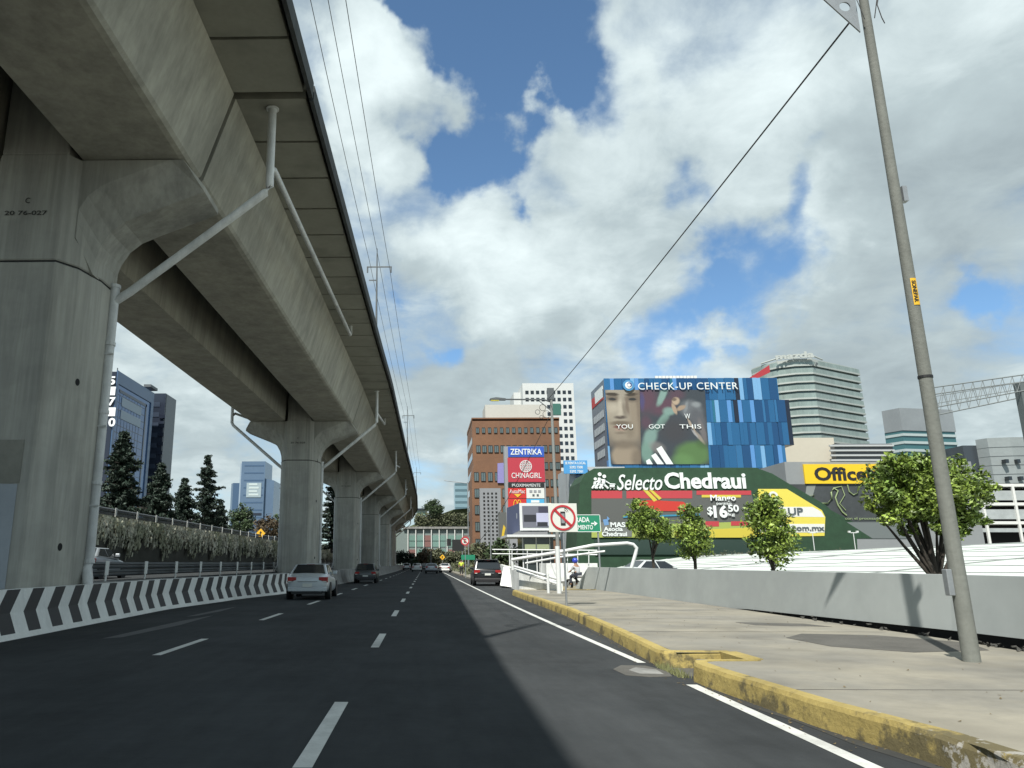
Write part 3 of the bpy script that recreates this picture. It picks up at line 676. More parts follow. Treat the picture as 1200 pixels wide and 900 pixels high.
conifer('low conifer to the right of the tall pointed one', atz(258, 104, 4.3), 5.2, 2.0, 8)
conifer('small conifer seen between the second and third piers', atz(390, 120, 3.0), 11.0, 4.2, 6, gaps=.2)
tree('round_tree', 'round dense green tree below the distant blue glass tower', atz(284, 130, 4.3), 1.6, [(0, 0, 4.0, 2.1, 2.1, 2.9)], 90, 50, .22, leafd, seed=9, tr=.15)
tree('brown_tree', 'brownish tree beside the yellow diamond sign on the upper road', atz(315, 122, 4.3), 1.2, [(0, 0, 2.6, 2.2, 2.0, 1.9)], 70, 40, .2, brown, seed=10, tr=.12)
tree('round_tree', 'dark tree half behind the left side of the second pier', atz(337, 128, 4.3), 1.2, [(0, 0, 3.2, 2.2, 2.0, 2.6)], 70, 40, .22, leafd, seed=12, tr=.12)
# ------------------------------------------------------------------ buildings
def block(name, label, cat, x0, x1, y0, y1, z1, m, part='wall', z0=0, rz=0):
    r = thing(name, label, cat, ((x0+x1)/2, y0, 0)); 
    b = MB(); b.box(x0, x1, y0, y1, z0, z1); b.build(part, m, r, world=True); return r
def wbuild(b, name, m, r): return b.build(name, m, r, world=True)
def winbands(r, x0, x1, y, z0, z1, n, m, frac=.5, axis='y', name='window_band', d=.15, mull=0, mm=None):
    for i in range(n):
        h = (z1-z0)/n; a = z0+i*h+h*(1-frac)/2; b = MB()
        if axis == 'y': b.box(x0, x1, y-d, y+.02, a, a+h*frac, m)
        else: b.box(y-.02, y+d, x0, x1, a, a+h*frac, m)
        if mull:
            k = int((x1-x0)/mull)
            for j in range(1, k):
                xx = x0+(x1-x0)*j/k
                if axis == 'y': b.box(xx-.05, xx+.05, y-d-.05, y-d+.01, a, a+h*frac, mm)
                else: b.box(y+d-.01, y+d+.05, xx-.05, xx+.05, a, a+h*frac, mm)
        wbuild(b, name, m, r)
# --- green supermarket frontage
GY = 80.0
gr = thing('supermarket_front', 'dark green supermarket frontage with sloping right end and big white lettering over a screen', 'shop front', (30, GY, 0))
pts = [P(*p, GY) for p in ((673, 655), (677, 600), (680, 565), (686, 555), (696, 549), (740, 548), (886, 548), (905, 555), (930, 570), (968, 592), (1004, 628), (1004, 655))]
b = MB(); b.prism([(p.x, max(0, p.z) if i not in (0, len(pts)-1) else 0) for i, p in enumerate(pts)], GY, GY+6, 'y'); wbuild(b, 'facade', greenw, gr)
def plane_text(s, nm, root, m, px0, py0, px1, py1, Y, bold=0, shear=0, ext=.08, sp=1., front=.03):
    a = P(px0, py1, Y); c = P(px1, py0, Y)
    return text(s, nm, root, m, a.x-root.location.x, Y-front-root.location.y, a.z-root.location.z, c.x-a.x, c.z-a.z, bold, shear, ext, sp=sp)
signw = mat('sign_white', (.66, .70, .69), .5)
def polys(root, Y, items, name, base=None):
    """flat printed picture on a facade: polygons given by corner points, one layer above another"""
    b = MB()
    for k, (m, pp) in enumerate(items):
        q = [P(x, y, Y) for x, y in pp]; y0 = Y-.03-.009*k
        b.prism([(v.x, v.z) for v in q], y0-.008, y0, 'y', m)
    return wbuild(b, name, None, root)
def C(n, r, g, b_, e=0, **k): return mat(n, (r, g, b_), .6, emit=e, **k)
# screen
scr = [(C('screen_grey', .085, .09, .085, .0), [(693, 575), (880, 575), (885, 600), (886, 630), (693, 630)]),
       (C('screen_red', .40, .04, .05), [(693, 575), (729, 575), (729, 584), (693, 584)]),
       (C('screen_red', 0, 0, 0), [(734, 575), (811, 575), (811, 584), (734, 584)]),
       (C('screen_red', 0, 0, 0), [(816, 575), (880, 575), (880, 580), (816, 580)]),
       (C('screen_yellow', .50, .42, .05), [(822, 580), (868, 580), (868, 583), (822, 583)]),
       (C('screen_red2', .45, .03, .02), [(746, 588), (760, 586), (800, 588), (810, 594), (808, 599), (770, 599), (745, 592)]),
       (C('screen_yellow', 0, 0, 0), [(753, 574), (758, 574), (770, 586), (766, 588)]),
       (C('screen_yellow', 0, 0, 0), [(760, 574), (764, 574), (775, 584), (772, 586)]),
       (C('screen_blue', .03, .20, .32), [(730, 605), (820, 602), (820, 604), (730, 607)]),
       (C('screen_lime', .30, .36, .08), [(693, 617), (886, 611), (886, 630), (693, 630)]),
       (C('screen_yellow', 0, 0, 0), [(790, 622), (886, 618), (886, 630), (790, 630)]),
       (C('screen_red', 0, 0, 0), [(824, 611), (842, 611), (842, 617), (824, 617)]),
       (C('screen_red', 0, 0, 0), [(856, 611), (880, 611), (880, 616), (856, 616)]),
       (C('screen_panel', .14, .15, .14), [(703, 612), (740, 612), (740, 629), (706, 629)]),
       (C('leaf_blue', .12, .25, .45), [(706, 609), (712, 608), (713, 615), (708, 616)]),
       (C('leaf_blue', 0, 0, 0), [(711, 605), (714, 608), (711, 611)])]
wide = polys(gr, GY, scr, 'advert_screen')
plane_text('Chedraui', 'lettering', gr, signw, 779, 553.5, 872.5, 573, GY, .03, 0, .18)
plane_text('Selecto', 'lettering', gr, signw, 723, 556, 775, 574.5, GY, .006, .35, .2)
plane_text('Mango', 'screen_lettering', gr, signw, 832, 580, 861, 589, GY, .02, 0, .03, front=.2)
plane_text('paraiso', 'screen_lettering', gr, signw, 839, 588.5, 856, 592.5, GY, .01, 0, .03, front=.2)
plane_text('$', 'screen_lettering', gr, signw, 828.5, 594, 834, 605, GY, .02, 0, .03, front=.2)
plane_text('16', 'screen_lettering', gr, signw, 836, 592, 851, 607, GY, .04, 0, .03, front=.2)
plane_text('50', 'screen_lettering', gr, signw, 852.5, 591.5, 864.5, 600, GY, .03, 0, .03, front=.2)
plane_text('kg', 'screen_lettering', gr, signw, 853, 601, 860, 605.5, GY, .01, 0, .03, front=.2)
plane_text('MAS', 'screen_lettering', gr, signw, 715, 612, 732, 618, GY, .03, 0, .03, front=.2)
plane_text('Asocia', 'screen_lettering', gr, signw, 707, 617.5, 729, 622.5, GY, .03, 0, .03, front=.2)
plane_text('Chedraui', 'screen_lettering', gr, signw, 705, 623, 734, 628.5, GY, .03, 0, .03, front=.2)
# walking family emblem
b = MB()
def limb(a, c, w):
    a = P(*a, GY-.1); c = P(*c, GY-.1); b.tube([a, c], w, 8, signw)
for (hx, hy, s) in ((697.5, 562.5, .8), (702.6, 557, 1.0), (708, 559.5, .95)):
    hc = P(hx, hy-1.2, GY-.1); b.disc((hc.x, hc.y-.08, hc.z), .2*s, 'y', 14, signw, .16)
for a, c, w in (((697.5, 564.5), (697, 568), .16), ((697, 568), (694, 572.5), .11), ((697, 568), (700, 572.5), .11), ((697.5, 565), (703, 563), .07),
                ((702.6, 560), (702, 566), .18), ((702, 566), (697.5, 572.5), .12), ((702, 566), (706.5, 572.5), .12), ((702.6, 561), (708.5, 564.5), .08),
                ((708, 562), (707, 567), .2), ((707, 567), (702.5, 572.5), .13), ((707, 567), (712.5, 572.5), .13), ((708, 563), (714, 566.5), .08),
                ((714, 567), (721, 567.5), .06), ((714.5, 570), (720, 570), .16), ((715, 572.8), (716, 572.8), .07), ((719, 572.8), (720, 572.8), .07)): limb(a, c, w)
wbuild(b, 'emblem', signw, gr)
# yellow pick up panel
yel = C('panel_yellow', .62, .53, .08); wht = C('panel_white', .62, .63, .60)
pk = polys(gr, GY, [(yel, [(888, 573), (922, 573), (963, 598), (967, 606), (966, 628), (888, 629)]), (wht, [(888, 594), (952, 594), (962, 599.5), (966, 606), (888, 605)]),
                    (wht, [(888, 614), (966, 614), (966, 624), (888, 624)])], 'sign_panel')
txd = C('panel_ink', .07, .09, .10)
plane_text('PICK UP', 'lettering', gr, txd, 888, 595, 940, 603.5, GY, .02, 0, .03, front=.11)
plane_text('chedraui.com.mx', 'lettering', gr, txd, 886, 615.5, 965, 622, GY, .02, 0, .03, front=.11)
b = MB(); c = P(905.5, 581.5, GY); b.disc((c.x, GY-.16, c.z), .5, 'y', 20, wht, .05, .28)
a1 = P(902, 584, GY); a2 = P(905.5, 589, GY); a3 = P(909, 584, GY); b.prism([(a1.x, a1.z), (a2.x, a2.z), (a3.x, a3.z)], GY-.16, GY-.11, 'y', wht); wbuild(b, 'pin_emblem', wht, gr)
b = MB(); a = P(696, 632, GY); c = P(905, 650, GY); b.box(a.x, c.x, GY-.15, GY+.02, max(.2, c.z), a.z-.05); wbuild(b, 'lower_window', mat('shop_glass_green', (.02, .04, .03), .25, spec=.6), gr)
# hedge in front
def hedge(name, label, x0, x1, y0, y1, z0, z1, n, m, s=.12, seed=4):
    rr = random.Random(seed); b = MB()
    for _ in range(n):
        p = Vector((rr.uniform(x0, x1), rr.uniform(y0, y1), z0+(z1-z0)*rr.random()**.6*(.75+.25*math.sin(rr.random()*6)))); leaves(b, p, (s, s, s), 1, s, rr)
    return tag(b.build(name, m), label, 'plants', kind='stuff')
hedge('ground_shrubs', 'strip of low olive shrubs between the white membrane and the green frontage', 24, 95, 66, 72, 1.4, 2.6, 7000, mat('dull_shrub', (.06, .065, .04), .8, isl=.4), .14)
b = MB(); b.box(22, 100, 66, 74, -.05, 1.6); tag(b.build('planter_bank', mat('soil', (.10, .09, .06), .95, var=.2)), 'earth bank under the strip of low shrubs behind the membrane roof', 'bank')
# --- blue clad building with giant poster
BY = 150.0; bl = thing('blue_building', 'blue panel-clad building with a giant sports poster', 'building', (54, BY, 0))
bx0, bx1, bz = 36.7, 71.9, 38.3
b = MB(); b.box(bx0, bx1-.2, BY, BY+12, 0, bz-.2); wbuild(b, 'core', mat('side_cladding', (.10, .125, .16), .4, var=.1, sc=.2), bl)
blues = [mat('panel_blue_a', (.018, .11, .25), .25, .2, spec=.7), mat('panel_blue_b', (.010, .065, .17), .2, .2, spec=.7), mat('panel_blue_c', (.03, .14, .30), .3, .2, spec=.6),
         mat('panel_blue_light', (.16, .34, .55), .3), mat('panel_blue_black', (.012, .018, .035), .3), mat('panel_teal', (.02, .13, .20), .3), mat('panel_blue_sky', (.09, .24, .50), .3)]
rr = random.Random(21); b = MB(); ncol = 40; nrow = 7; rows = [bz-(bz-6)*i/nrow for i in range(nrow+1)]
for i in range(nrow):
    x = bx0; sh_ = rr.uniform(-.6, .6)
    while x < bx1:
        w = rr.choice([.5, .7, .9, 1.2, 1.6]); q = rr.random()
        m = blues[0] if q < .34 else blues[1] if q < .58 else blues[2] if q < .76 else blues[5] if q < .81 else blues[4] if q < .86 else blues[3] if q < .94 else blues[6]
        if m in (blues[3], blues[6], blues[4]): w = .85
        xe = min(bx1, x+w); dpt = rr.uniform(.05, .22)
        right = (2.2 if i == 1 or i == 2 else 0) if xe >= bx1-.01 else 0
        b.box(x+.02, xe-.02+right*.45, BY-dpt, BY-.01, rows[i+1]+.03, rows[i]-.03, m); x = xe
# right side return steps out at the middle rows
b.box(bx1, bx1+1.9, BY, BY+10, rows[3], rows[1], blues[4]); b.box(bx1-.18, bx1+.0, BY+.05, BY+11.9, 0, bz-.25, blues[1])
wbuild(b, 'cladding_panels', None, bl)
b = MB(); 
for k in range(12):
    a = P(773+k*4.3, 443, BY); c = a+Vector((.62, 0, 0)); b.box(a.x+1, c.x+1, BY+6, BY+6.3, bz-.2, bz+2.0, white)
wbuild(b, 'roof_screen', white, bl)
PY = BY-.26
def soft_print(name, base, blobs, Y, warp=.22, seed=0):
    """a printed photograph: soft patches of ink (x, y, rx, ry, turn, colour, strength, softness), in facade coordinates"""
    m = bpy.data.materials.new(name); m.use_nodes = True; t = m.node_tree; bs = t.nodes['Principled BSDF']; bs.inputs['Roughness'].default_value = .55
    tcn = t.nodes.new('ShaderNodeTexCoord'); nz = t.nodes.new('ShaderNodeTexNoise'); nz.inputs['Scale'].default_value = .55; nz.inputs['Detail'].default_value = 5; t.links.new(tcn.outputs['Object'], nz.inputs['Vector'])
    sb_ = t.nodes.new('ShaderNodeVectorMath'); sb_.operation = 'SUBTRACT'; t.links.new(nz.outputs['Color'], sb_.inputs[0]); sb_.inputs[1].default_value = (.5, .5, .5)
    sc_ = t.nodes.new('ShaderNodeVectorMath'); sc_.operation = 'SCALE'; sc_.inputs['Scale'].default_value = warp*2; t.links.new(sb_.outputs[0], sc_.inputs[0])
    ad = t.nodes.new('ShaderNodeVectorMath'); t.links.new(tcn.outputs['Object'], ad.inputs[0]); t.links.new(sc_.outputs[0], ad.inputs[1]); cur = None
    k_ = P(701, 500, Y).x-P(700, 500, Y).x
    for (px, py, rx, ry, turn, col, amt, soft) in blobs:
        c = P(px, py, Y)-bl.location
        mp = t.nodes.new('ShaderNodeMapping'); mp.vector_type = 'TEXTURE'; mp.inputs['Location'].default_value = (c.x, 0, c.z); mp.inputs['Rotation'].default_value = (0, math.radians(turn), 0); mp.inputs['Scale'].default_value = (rx*k_, 1000, ry*k_)
        t.links.new(ad.outputs[0], mp.inputs[0]); ln = t.nodes.new('ShaderNodeVectorMath'); ln.operation = 'LENGTH'; t.links.new(mp.outputs[0], ln.inputs[0])
        r = t.nodes.new('ShaderNodeMapRange'); r.interpolation_type = 'SMOOTHSTEP'; t.links.new(ln.outputs['Value'], r.inputs[0]); r.inputs[1].default_value = 1+soft; r.inputs[2].default_value = max(0, 1-soft); r.inputs[3].default_value = 0; r.inputs[4].default_value = amt
        q = t.nodes.new('ShaderNodeMix'); q.data_type = 'RGBA'; t.links.new(r.outputs[0], q.inputs[0]); q.inputs[7].default_value = (*col, 1)
        if cur is None: q.inputs[6].default_value = (*base, 1)
        else: t.links.new(cur, q.inputs[6])
        cur = q.outputs[2]
    t.links.new(cur, bs.inputs['Base Color']); return m
DK = (.035, .045, .055); SK = (.27, .24, .19); SKL = (.38, .34, .27); SKD = (.12, .095, .07); TL = (.17, .27, .24); PL = (.085, .04, .06)
face = soft_print('poster_portrait', DK, [
    (730, 482, 23, 40, 0, SK, 1, .12), (728, 462, 21, 16, 0, SK, .8, .4), (745, 480, 9, 40, 0, (.20, .16, .115), .75, .5), (712, 490, 5, 26, 0, (.22, .19, .14), .5, .6),
    (734, 535, 17, 16, 0, (.25, .205, .15), 1, .2), (748, 538, 8, 14, 0, SKD, .7, .5), (731, 511, 20, 15, 0, (.21, .175, .13), .75, .45), (732, 521, 15, 5, 0, SKD, .7, .6),
    (717, 467, 9, 4.5, 0, SKD, .95, .5), (741, 467, 9, 4.5, 0, SKD, .95, .5), (716.5, 462, 8, 2.0, 4, (.04, .03, .02), 1, .4), (741, 462, 8, 2.0, -4, (.04, .03, .02), 1, .4), (749, 470, 4, 50, 0, (.13, .10, .075), .7, .6),
    (717.5, 468, 4.5, 1.7, 0, (.02, .02, .02), 1, .3), (741, 468, 4.5, 1.7, 0, (.02, .02, .02), 1, .3), (719.5, 478, 6, 5, 0, SKL, .7, .8), (727, 477, 3, 11, 0, SKL, .8, .6), (732, 480, 2.4, 9, -8, SKD, .6, .7),
    (727, 489, 6.5, 2.2, 0, (.06, .045, .035), .95, .5), (735, 476, 2, 9, -6, (.12, .09, .065), .8, .6), (726, 486, 3, 2.2, 0, SKL, .6, .7), (727, 496, 11, 2.8, 0, (.10, .075, .05), .85, .5), (727, 500.3, 8, 1.8, 0, (.13, .05, .04), 1, .4), (727, 503.8, 6, 1.6, 0, (.30, .20, .16), .6, .6), (727, 507.5, 6, 1.5, 0, SKD, .6, .7),
    (713, 480, 4, 8, 0, SKL, .4, .9), (738, 505, 5, 9, 0, (.13, .105, .075), .5, .8)], PY)
act = soft_print('poster_action', DK, [
    (757, 468, 12, 16, 20, PL, .9, .5), (778, 476, 16, 8, -30, PL, .9, .5), (793, 462, 9, 6, 0, PL, .7, .6), (776, 464, 4, 13, 28, TL, 1, .35), (784, 482, 7, 5, 0, TL, .9, .4), (776, 494, 4.5, 13, 35, (.16, .27, .23), .9, .4),
    (762, 512, 7, 14, 25, TL, .9, .4), (758, 530, 7, 12, 0, (.14, .24, .20), .9, .4), (770, 524, 9, 6, 20, (.20, .19, .18), .6, .5), (757, 495, 6, 8, 0, PL, .7, .6), (752, 470, 3, 10, 0, (.05, .05, .14), .8, .6),
    (790, 505, 16, 14, 0, (.04, .04, .045), .9, .6), (812, 532, 20, 14, 0, (.075, .15, .05), 1, .3), (800, 540, 12, 8, 0, (.10, .20, .07), .8, .5), (822, 520, 6, 6, 0, (.05, .10, .03), .7, .6),
    (810, 480, 13, 11, 20, (.11, .12, .13), 1, .35), (818, 492, 8, 14, -20, (.08, .085, .095), 1, .35), (816, 474, 5, 3, 0, (.22, .24, .25), .8, .6), (804, 477, 2, 7, 20, (.20, .22, .23), .7, .6), (823, 505, 3.5, 14, -12, (.13, .12, .12), .9, .4), (819, 512, 2, 9, -35, (.28, .24, .20), .8, .5),
    (792, 470, 4.5, 4.5, 0, (.36, .28, .20), 1, .3), (790, 479, 2.4, 7, -15, (.32, .24, .17), 1, .3), (798, 478, 6, 2.4, -25, (.28, .21, .15), 1, .35), (790, 468, 3, 2, 0, (.07, .05, .04), .8, .5), (810, 498, 1.5, 9, -25, (.34, .28, .22), .9, .4), (814, 508, 1.2, 6, -30, (.30, .30, .30), .8, .4)], PY)
for mm, q in ((face, ((709, 457), (749.5, 457), (751.5, 544), (716, 544))), (act, ((749.8, 457), (826, 457), (831, 544), (751.8, 544)))):
    b = MB(); V = [P(x, y, PY) for x, y in q]; b.prism([(v.x, v.z) for v in V], PY-.06, PY-.02, 'y', mm); wbuild(b, 'poster', None, bl)
items = [(signw, [(757, 540), (761, 537.5), (765, 544), (758, 544)]), (signw, [(763, 534), (768, 531), (778, 544), (770, 544)]), (signw, [(769, 526), (775, 522.5), (789, 544), (780.5, 544)])]
polys(bl, PY-.06, items, 'striped_logo')

for s_, x0, x1 in (('YOU', 722, 741), ('GOT', 760, 778.5), ('THIS', 796, 821)): plane_text(s_, 'poster_lettering', bl, signw, x0, 497.5, x1, 502.5, PY, .0, 0, .02, front=.27)
plane_text('W', 'poster_lettering', bl, signw, 802, 485, 808, 491, PY, 0, 0, .02, front=.27)
plane_text('CHECK-UP CENTER', 'lettering', bl, signw, 747.5, 448.5, 863.5, 457, PY, .0, 0, .1, sp=1.1, front=.3)
c = P(736, 452, PY); b = MB(); b.disc((c.x, PY-.4, c.z), 1.15, 'y', 28, C('logo_blue', .05, .22, .42), .35); b.disc((c.x, PY-.45, c.z), .72, 'y', 24, signw, .05); b.disc((c.x+.16, PY-.5, c.z+.1), .5, 'y', 24, C('logo_navy', .02, .06, .2), .05); b.disc((c.x+.05, PY-.55, c.z), .34, 'y', 24, signw, .05); wbuild(b, 'round_logo', None, bl)
# side face adverts
b = MB(); X = bx0-.02
b.box(X-.08, X, BY+1, BY+11.5, 34.2, 36.3, C('side_red', .40, .03, .03)); b.box(X-.12, X-.0, BY+1, BY+8, 34.6, 37.0, signw)
for k, (z, a, c2) in enumerate(((30.6, 1.5, 11), (27.8, 1.5, 11), (25.2, 2, 11), (22.7, 2.5, 9))):
    for j in range(7): 
        if a+j*1.4 < c2: b.box(X-.1, X, BY+a+j*1.35, BY+a+j*1.35+1.0, z, z+1.5, C('side_light', .30, .33, .35))
b.box(X-.05, X, BY, BY+1.2, 8, 21.5, blues[6]); b.box(X-.06, X, BY, BY+12, 11.5, 12.8, blues[2])
wbuild(b, 'side_advert', None, bl)
# --- small white building with blue rental sign
wb_ = block('white_block', 'small white building beside the blue one, carrying a pale blue rental notice', 'building', 21.2, 29.2, 110, 120, 15.2, mat('cool_white_wall', (.38, .41, .42), .7, var=.08, sc=.3))
b = MB(); b.box(22, 29, 109.85, 110.01, 13.6, 14.6, glassb); wbuild(b, 'window', glassb, wb_); b = MB(); b.box(22, 26, 109.8, 110.02, 8.8, 11.2, glassb); wbuild(b, 'window', glassb, wb_)
b = MB(); b.box(20.6, 27, 109.2, 111, 7.4, 8.2); wbuild(b, 'canopy', white, wb_)
sr = thing('rental_sign', 'pale blue rental notice with white phone numbers on the white building', 'sign', (P(661, 555, 109).x, 109, P(661, 555, 109).z))
a = P(688, 539.5, 109)-sr.location; b = MB(); b.box(0, a.x, 0, .2, 0, a.z, C('notice_blue', .06, .27, .55)); b.build('board', None, sr)
for i, s_ in enumerate(('SE RENTA LOCAL', '5292 7300', '5292 7301')): text(s_, 'lettering', sr, signw, a.x*(.06 if i == 0 else .25), -.01, a.z*(.70-.32*i), a.x*(.88 if i == 0 else .55), a.z*.2, .02, ext=.03)
for k in (.3, 2.8): b = MB(); b.tube([(k, .1, 0), (k, .3, -4)], .07, 6); b.build('leg', galv, sr)
# --- white tower with square windows
TY = 300.0; wt = thing('white_tower', 'tall white tower with a grid of square dark windows', 'building', (50, TY, 0))
wm = mat('white_facade', (.52, .54, .53), .7, var=.05, sc=.1); tx0, tx1, tz = 40.2, 61.0, 73.2
b = MB(); b.box(tx0, tx1, TY, TY+22, 0, tz); wbuild(b, 'facade', wm, wt)
b = MB(); b.box(tx0-3, tx0-.05, TY+6, TY+20, 0, tz-2.5); wbuild(b, 'side_bay', wm, wt)
rc = []
for i in range(18):
    for j in range(9):
        x = tx0+1.05+j*2.17; z = tz-4.6-i*3.0
        if i in (3, 4) and j in (5, 6): continue
        if z > 8: rc.append((x-tx0-9.8+0, x-tx0-9.8+1.35, z, z+1.5))
many('window', wt, [(a+tx0+9.8-50, c+tx0+9.8-50, z, z2) for a, c, z, z2 in rc], glassd, 0, .12)
b = MB(); b.box(tx0+11.6, tx0+15.2, TY-.2, TY, tz-13.2, tz-8.6, mat('green_glass', (.05, .14, .11), .2)); wbuild(b, 'large_window', None, wt)
# --- brown office building
OY = 200.0; ob = thing('brown_office', 'orange-brown stone office building with rows of square windows and a lower wing', 'building', (24, OY, 0))
om = mat('brown_stone', (.185, .095, .052), .85, var=.14, sc=.12, col2=(.15, .078, .045)); fr = mat('dark_frame', (.03, .03, .03), .5)
def ppoly(pp, Y): return [(P(x, y, Y).x, P(x, y, Y).z) for x, y in pp]
b = MB(); b.box(12.9, 36.3, OY, OY+24, 0, 39.4); wbuild(b, 'wall', om, ob)
b = MB(); b.prism([(OY, 38.9), (OY+24, 38.9), (OY+24, 39.8), (OY, 39.8)], 12.8, 36.4, 'x'); wbuild(b, 'parapet', om, ob)
b = MB(); b.box(17, 34, OY+6, OY+16, 39.8, 44.6); wbuild(b, 'roof_storey', mat('cream_roof_storey', (.44, .44, .40), .8, var=.05, sc=.2), ob)
rc = []
for i in range(7):
    z = 34.2-i*4.55
    for j in range(14): rc.append((13.9+j*1.62, 13.9+j*1.62+1.0, z+.7, z+(2.1 if i == 0 else 2.5)) if i else (13.9+j*1.62, 13.9+j*1.62+.75, z+1.4, z+2.8))
many('window', ob, [(a-24, c-24, z, z2) for a, c, z, z2 in rc], mat('office_glass', (.11, .15, .155), .15, .1), -.05, .2, fr)
winbands(ob, OY+1, OY+23, 12.88, 6, 36, 7, glassd, .4, 'x'); 
# lower wing, nearer
lw = thing('brown_wing', 'nearer orange-brown wing with a sloping roofline in front of the brown office', 'building', (14, 180, 0))
pw = ppoly(((553, 560), (556, 541), (603, 534), (606, 535)), 180.0); b = MB(); b.prism([(11.1, 0)]+[(p[0], p[1]) for p in pw]+[(pw[-1][0], 0)], 180, 190, 'y'); wbuild(b, 'wall', om, lw)
rc = []
for i in range(6):
    for j in range(6): rc.append((11.9+j*1.65-14, 12.85+j*1.65-14, 20.6-i*3.9, 22.6-i*3.9))
many('window', lw, rc, mat('office_glass', (0, 0, 0)), -.05, .16, fr)
b = MB(); b.prism(ppoly(((583, 543), (603, 541), (594, 566), (583, 566)), 179.7), 179.6, 179.8, 'y', C('violet_panel', .22, .20, .42)); wbuild(b, 'violet_panel', None, lw)
# grey perforated screen
ps = thing('perforated_panel', 'tall grey panel with rows of small square holes in front of the brown building', 'building', (P(575, 600, 170).x, 170, 0))
gp = mat('perforated_grey', (.22, .23, .24), .6)
b = MB(); b.box(-2.35, 2.35, 0, 1.5, 0, 17.9, gp)
for i in range(17):
    for j in range(4): b.box(-1.6+j*.9, -1.6+j*.9+.42, -.03, .005, 3.2+i*.83, 3.2+i*.83+.45, dark)
b.build('panel', None, ps)
# --- pylon sign
py_ = thing('pylon_sign', 'tall shopping centre totem sign with blue, red, black and white panels', 'sign', (P(617, 600, 110).x, 110, 0))
def pp2(b, px0, py0, px1, py1, m, y=-.1, Y=110.0):
    a = P(px0, py1, Y)-py_.location; c = P(px1, py0, Y)-py_.location; b.box(a.x, c.x, y, .0, a.z, c.z, m)
b = MB(); a = P(594, 640, 110)-py_.location; c = P(637.5, 523, 110)-py_.location; b.box(a.x, c.x, 0.01, 1.3, 0, c.z, mat('sign_box_grey', (.25, .26, .27), .5)); b.build('cabinet', None, py_)
for nm, q, m in (('blue_panel', (595.5, 523.5, 637, 535.5), C('zen_blue', .02, .08, .40)), ('red_panel', (595.5, 536.5, 637.5, 565), C('china_red', .40, .03, .05)), ('black_panel', (595.5, 566, 637.5, 571.5), black),
                 ('red_panel', (595.5, 572, 616.5, 584), C('auto_red', .50, .025, .02)), ('white_panel', (617, 572, 637.5, 584), wht), ('red_panel', (595.5, 584.8, 616.5, 596), C('auto_red', 0, 0, 0)), ('light_blue_panel', (617, 584.8, 637.5, 590), C('lb', .06, .35, .60))):
    b = MB(); pp2(b, *q, m); b.build(nm, None, py_)
def pt_(s, q, m=signw, bold=.02): return plane_text(s, 'lettering', py_, m, *q[:4], 110, bold, 0, .05, front=.14)
pt_('ZENTRIKA', (598, 526, 634.5, 533), bold=.015); pt_('CHINAGIRL', (599.5, 554, 634, 560.5), bold=0); pt_('PROXIMAMENTE', (600, 567, 633, 570.6), bold=0); pt_('AutoMac', (597, 573.5, 615, 578.2), bold=0)
b = MB(); c = P(616, 546.5, 110); 
b.disc((c.x-py_.location.x, -.16, c.z), .88, 'y', 28, signw, .05, .80)
for d in (-.5, -.25, 0, .25, .5):
    L_ = math.sqrt(.8**2-d*d); b.box(c.x-py_.location.x+d-.045, c.x-py_.location.x+d+.045, -.15, -.11, c.z-L_, c.z+L_, signw); b.box(c.x-py_.location.x-L_, c.x-py_.location.x+L_, -.15, -.11, c.z+d-.045, c.z+d+.045, signw)
b.build('round_emblem', None, py_)
b = MB(); q = ppoly(((602, 579), (611, 579), (606.5, 583)), 110); b.prism([(u-py_.location.x, w) for u, w in q], -.16, -.11, 'y', C('arrow_yellow', .7, .42, .03)); 
for cxp in (604, 608.5):
    c = P(cxp, 591, 110); n = 14
    b.tube([(c.x-py_.location.x+.28*math.cos(math.pi*k/n), -.14, c.z-.4+1.0*math.sin(math.pi*k/n)) for k in range(n+1)], .06, 6, C('arrow_yellow', 0, 0, 0))
b.build('yellow_marks', None, py_)
b = MB()
for k in (622, 627, 632): c = P(k, 576, 110); b.box(c.x-py_.location.x-.2, c.x-py_.location.x+.2, -.14, -.1, c.z-.15, c.z+.2, C('tiny_grey', .25, .26, .28))
for k in (625, 630): c = P(k, 580, 110); b.box(c.x-py_.location.x-.15, c.x-py_.location.x+.15, -.14, -.1, c.z-.2, c.z+.1, txd)
c = P(627, 587.5, 110); b.box(c.x-py_.location.x-.6, c.x-py_.location.x+.6, -.14, -.1, c.z-.2, c.z+.15, signw); b.build('small_logos', None, py_)
# --- digital billboard pavilion
db = thing('screen_pavilion', 'white framed corner billboard with a video screen over a small glass pavilion', 'billboard', (P(610, 650, 85).x, 85, 0))
def rel(px, py, Y, o=db): return P(px, py, Y)-o.location
sw_ = mat('frame_white', (.60, .62, .62), .45); a = rel(609.5, 621.5, 85); c = rel(646, 589.5, 85)
b = MB(); b.box(a.x, c.x, 0, 4.5, a.z, c.z, sw_); b.build('frame', None, db)
b = MB(); b.box(a.x+.3, c.x-.3, -.06, -.01, a.z+.32, c.z-.32, C('scr_grey', .10, .105, .13, .35)); b.build('screen', None, db)
b = MB(); w_ = c.x-a.x; h_ = c.z-a.z
b.box(a.x+.45, a.x+1.8, -.09, -.065, a.z+.95, a.z+1.7, C('scr_black', .02, .022, .03)); b.box(a.x+1.85, c.x-.35, -.09, -.065, a.z+.5, c.z-1.1, C('scr_lilac', .33, .34, .45, .3)); b.box(a.x+2.1, c.x-.35, -.095, -.066, c.z-1.05, c.z-.4, C('scr_navy', .04, .04, .07)); b.box(a.x+1.9, c.x-.5, -.095, -.066, a.z+.45, a.z+.9, C('scr_black', 0, 0, 0)); b.build('screen_picture', None, db)
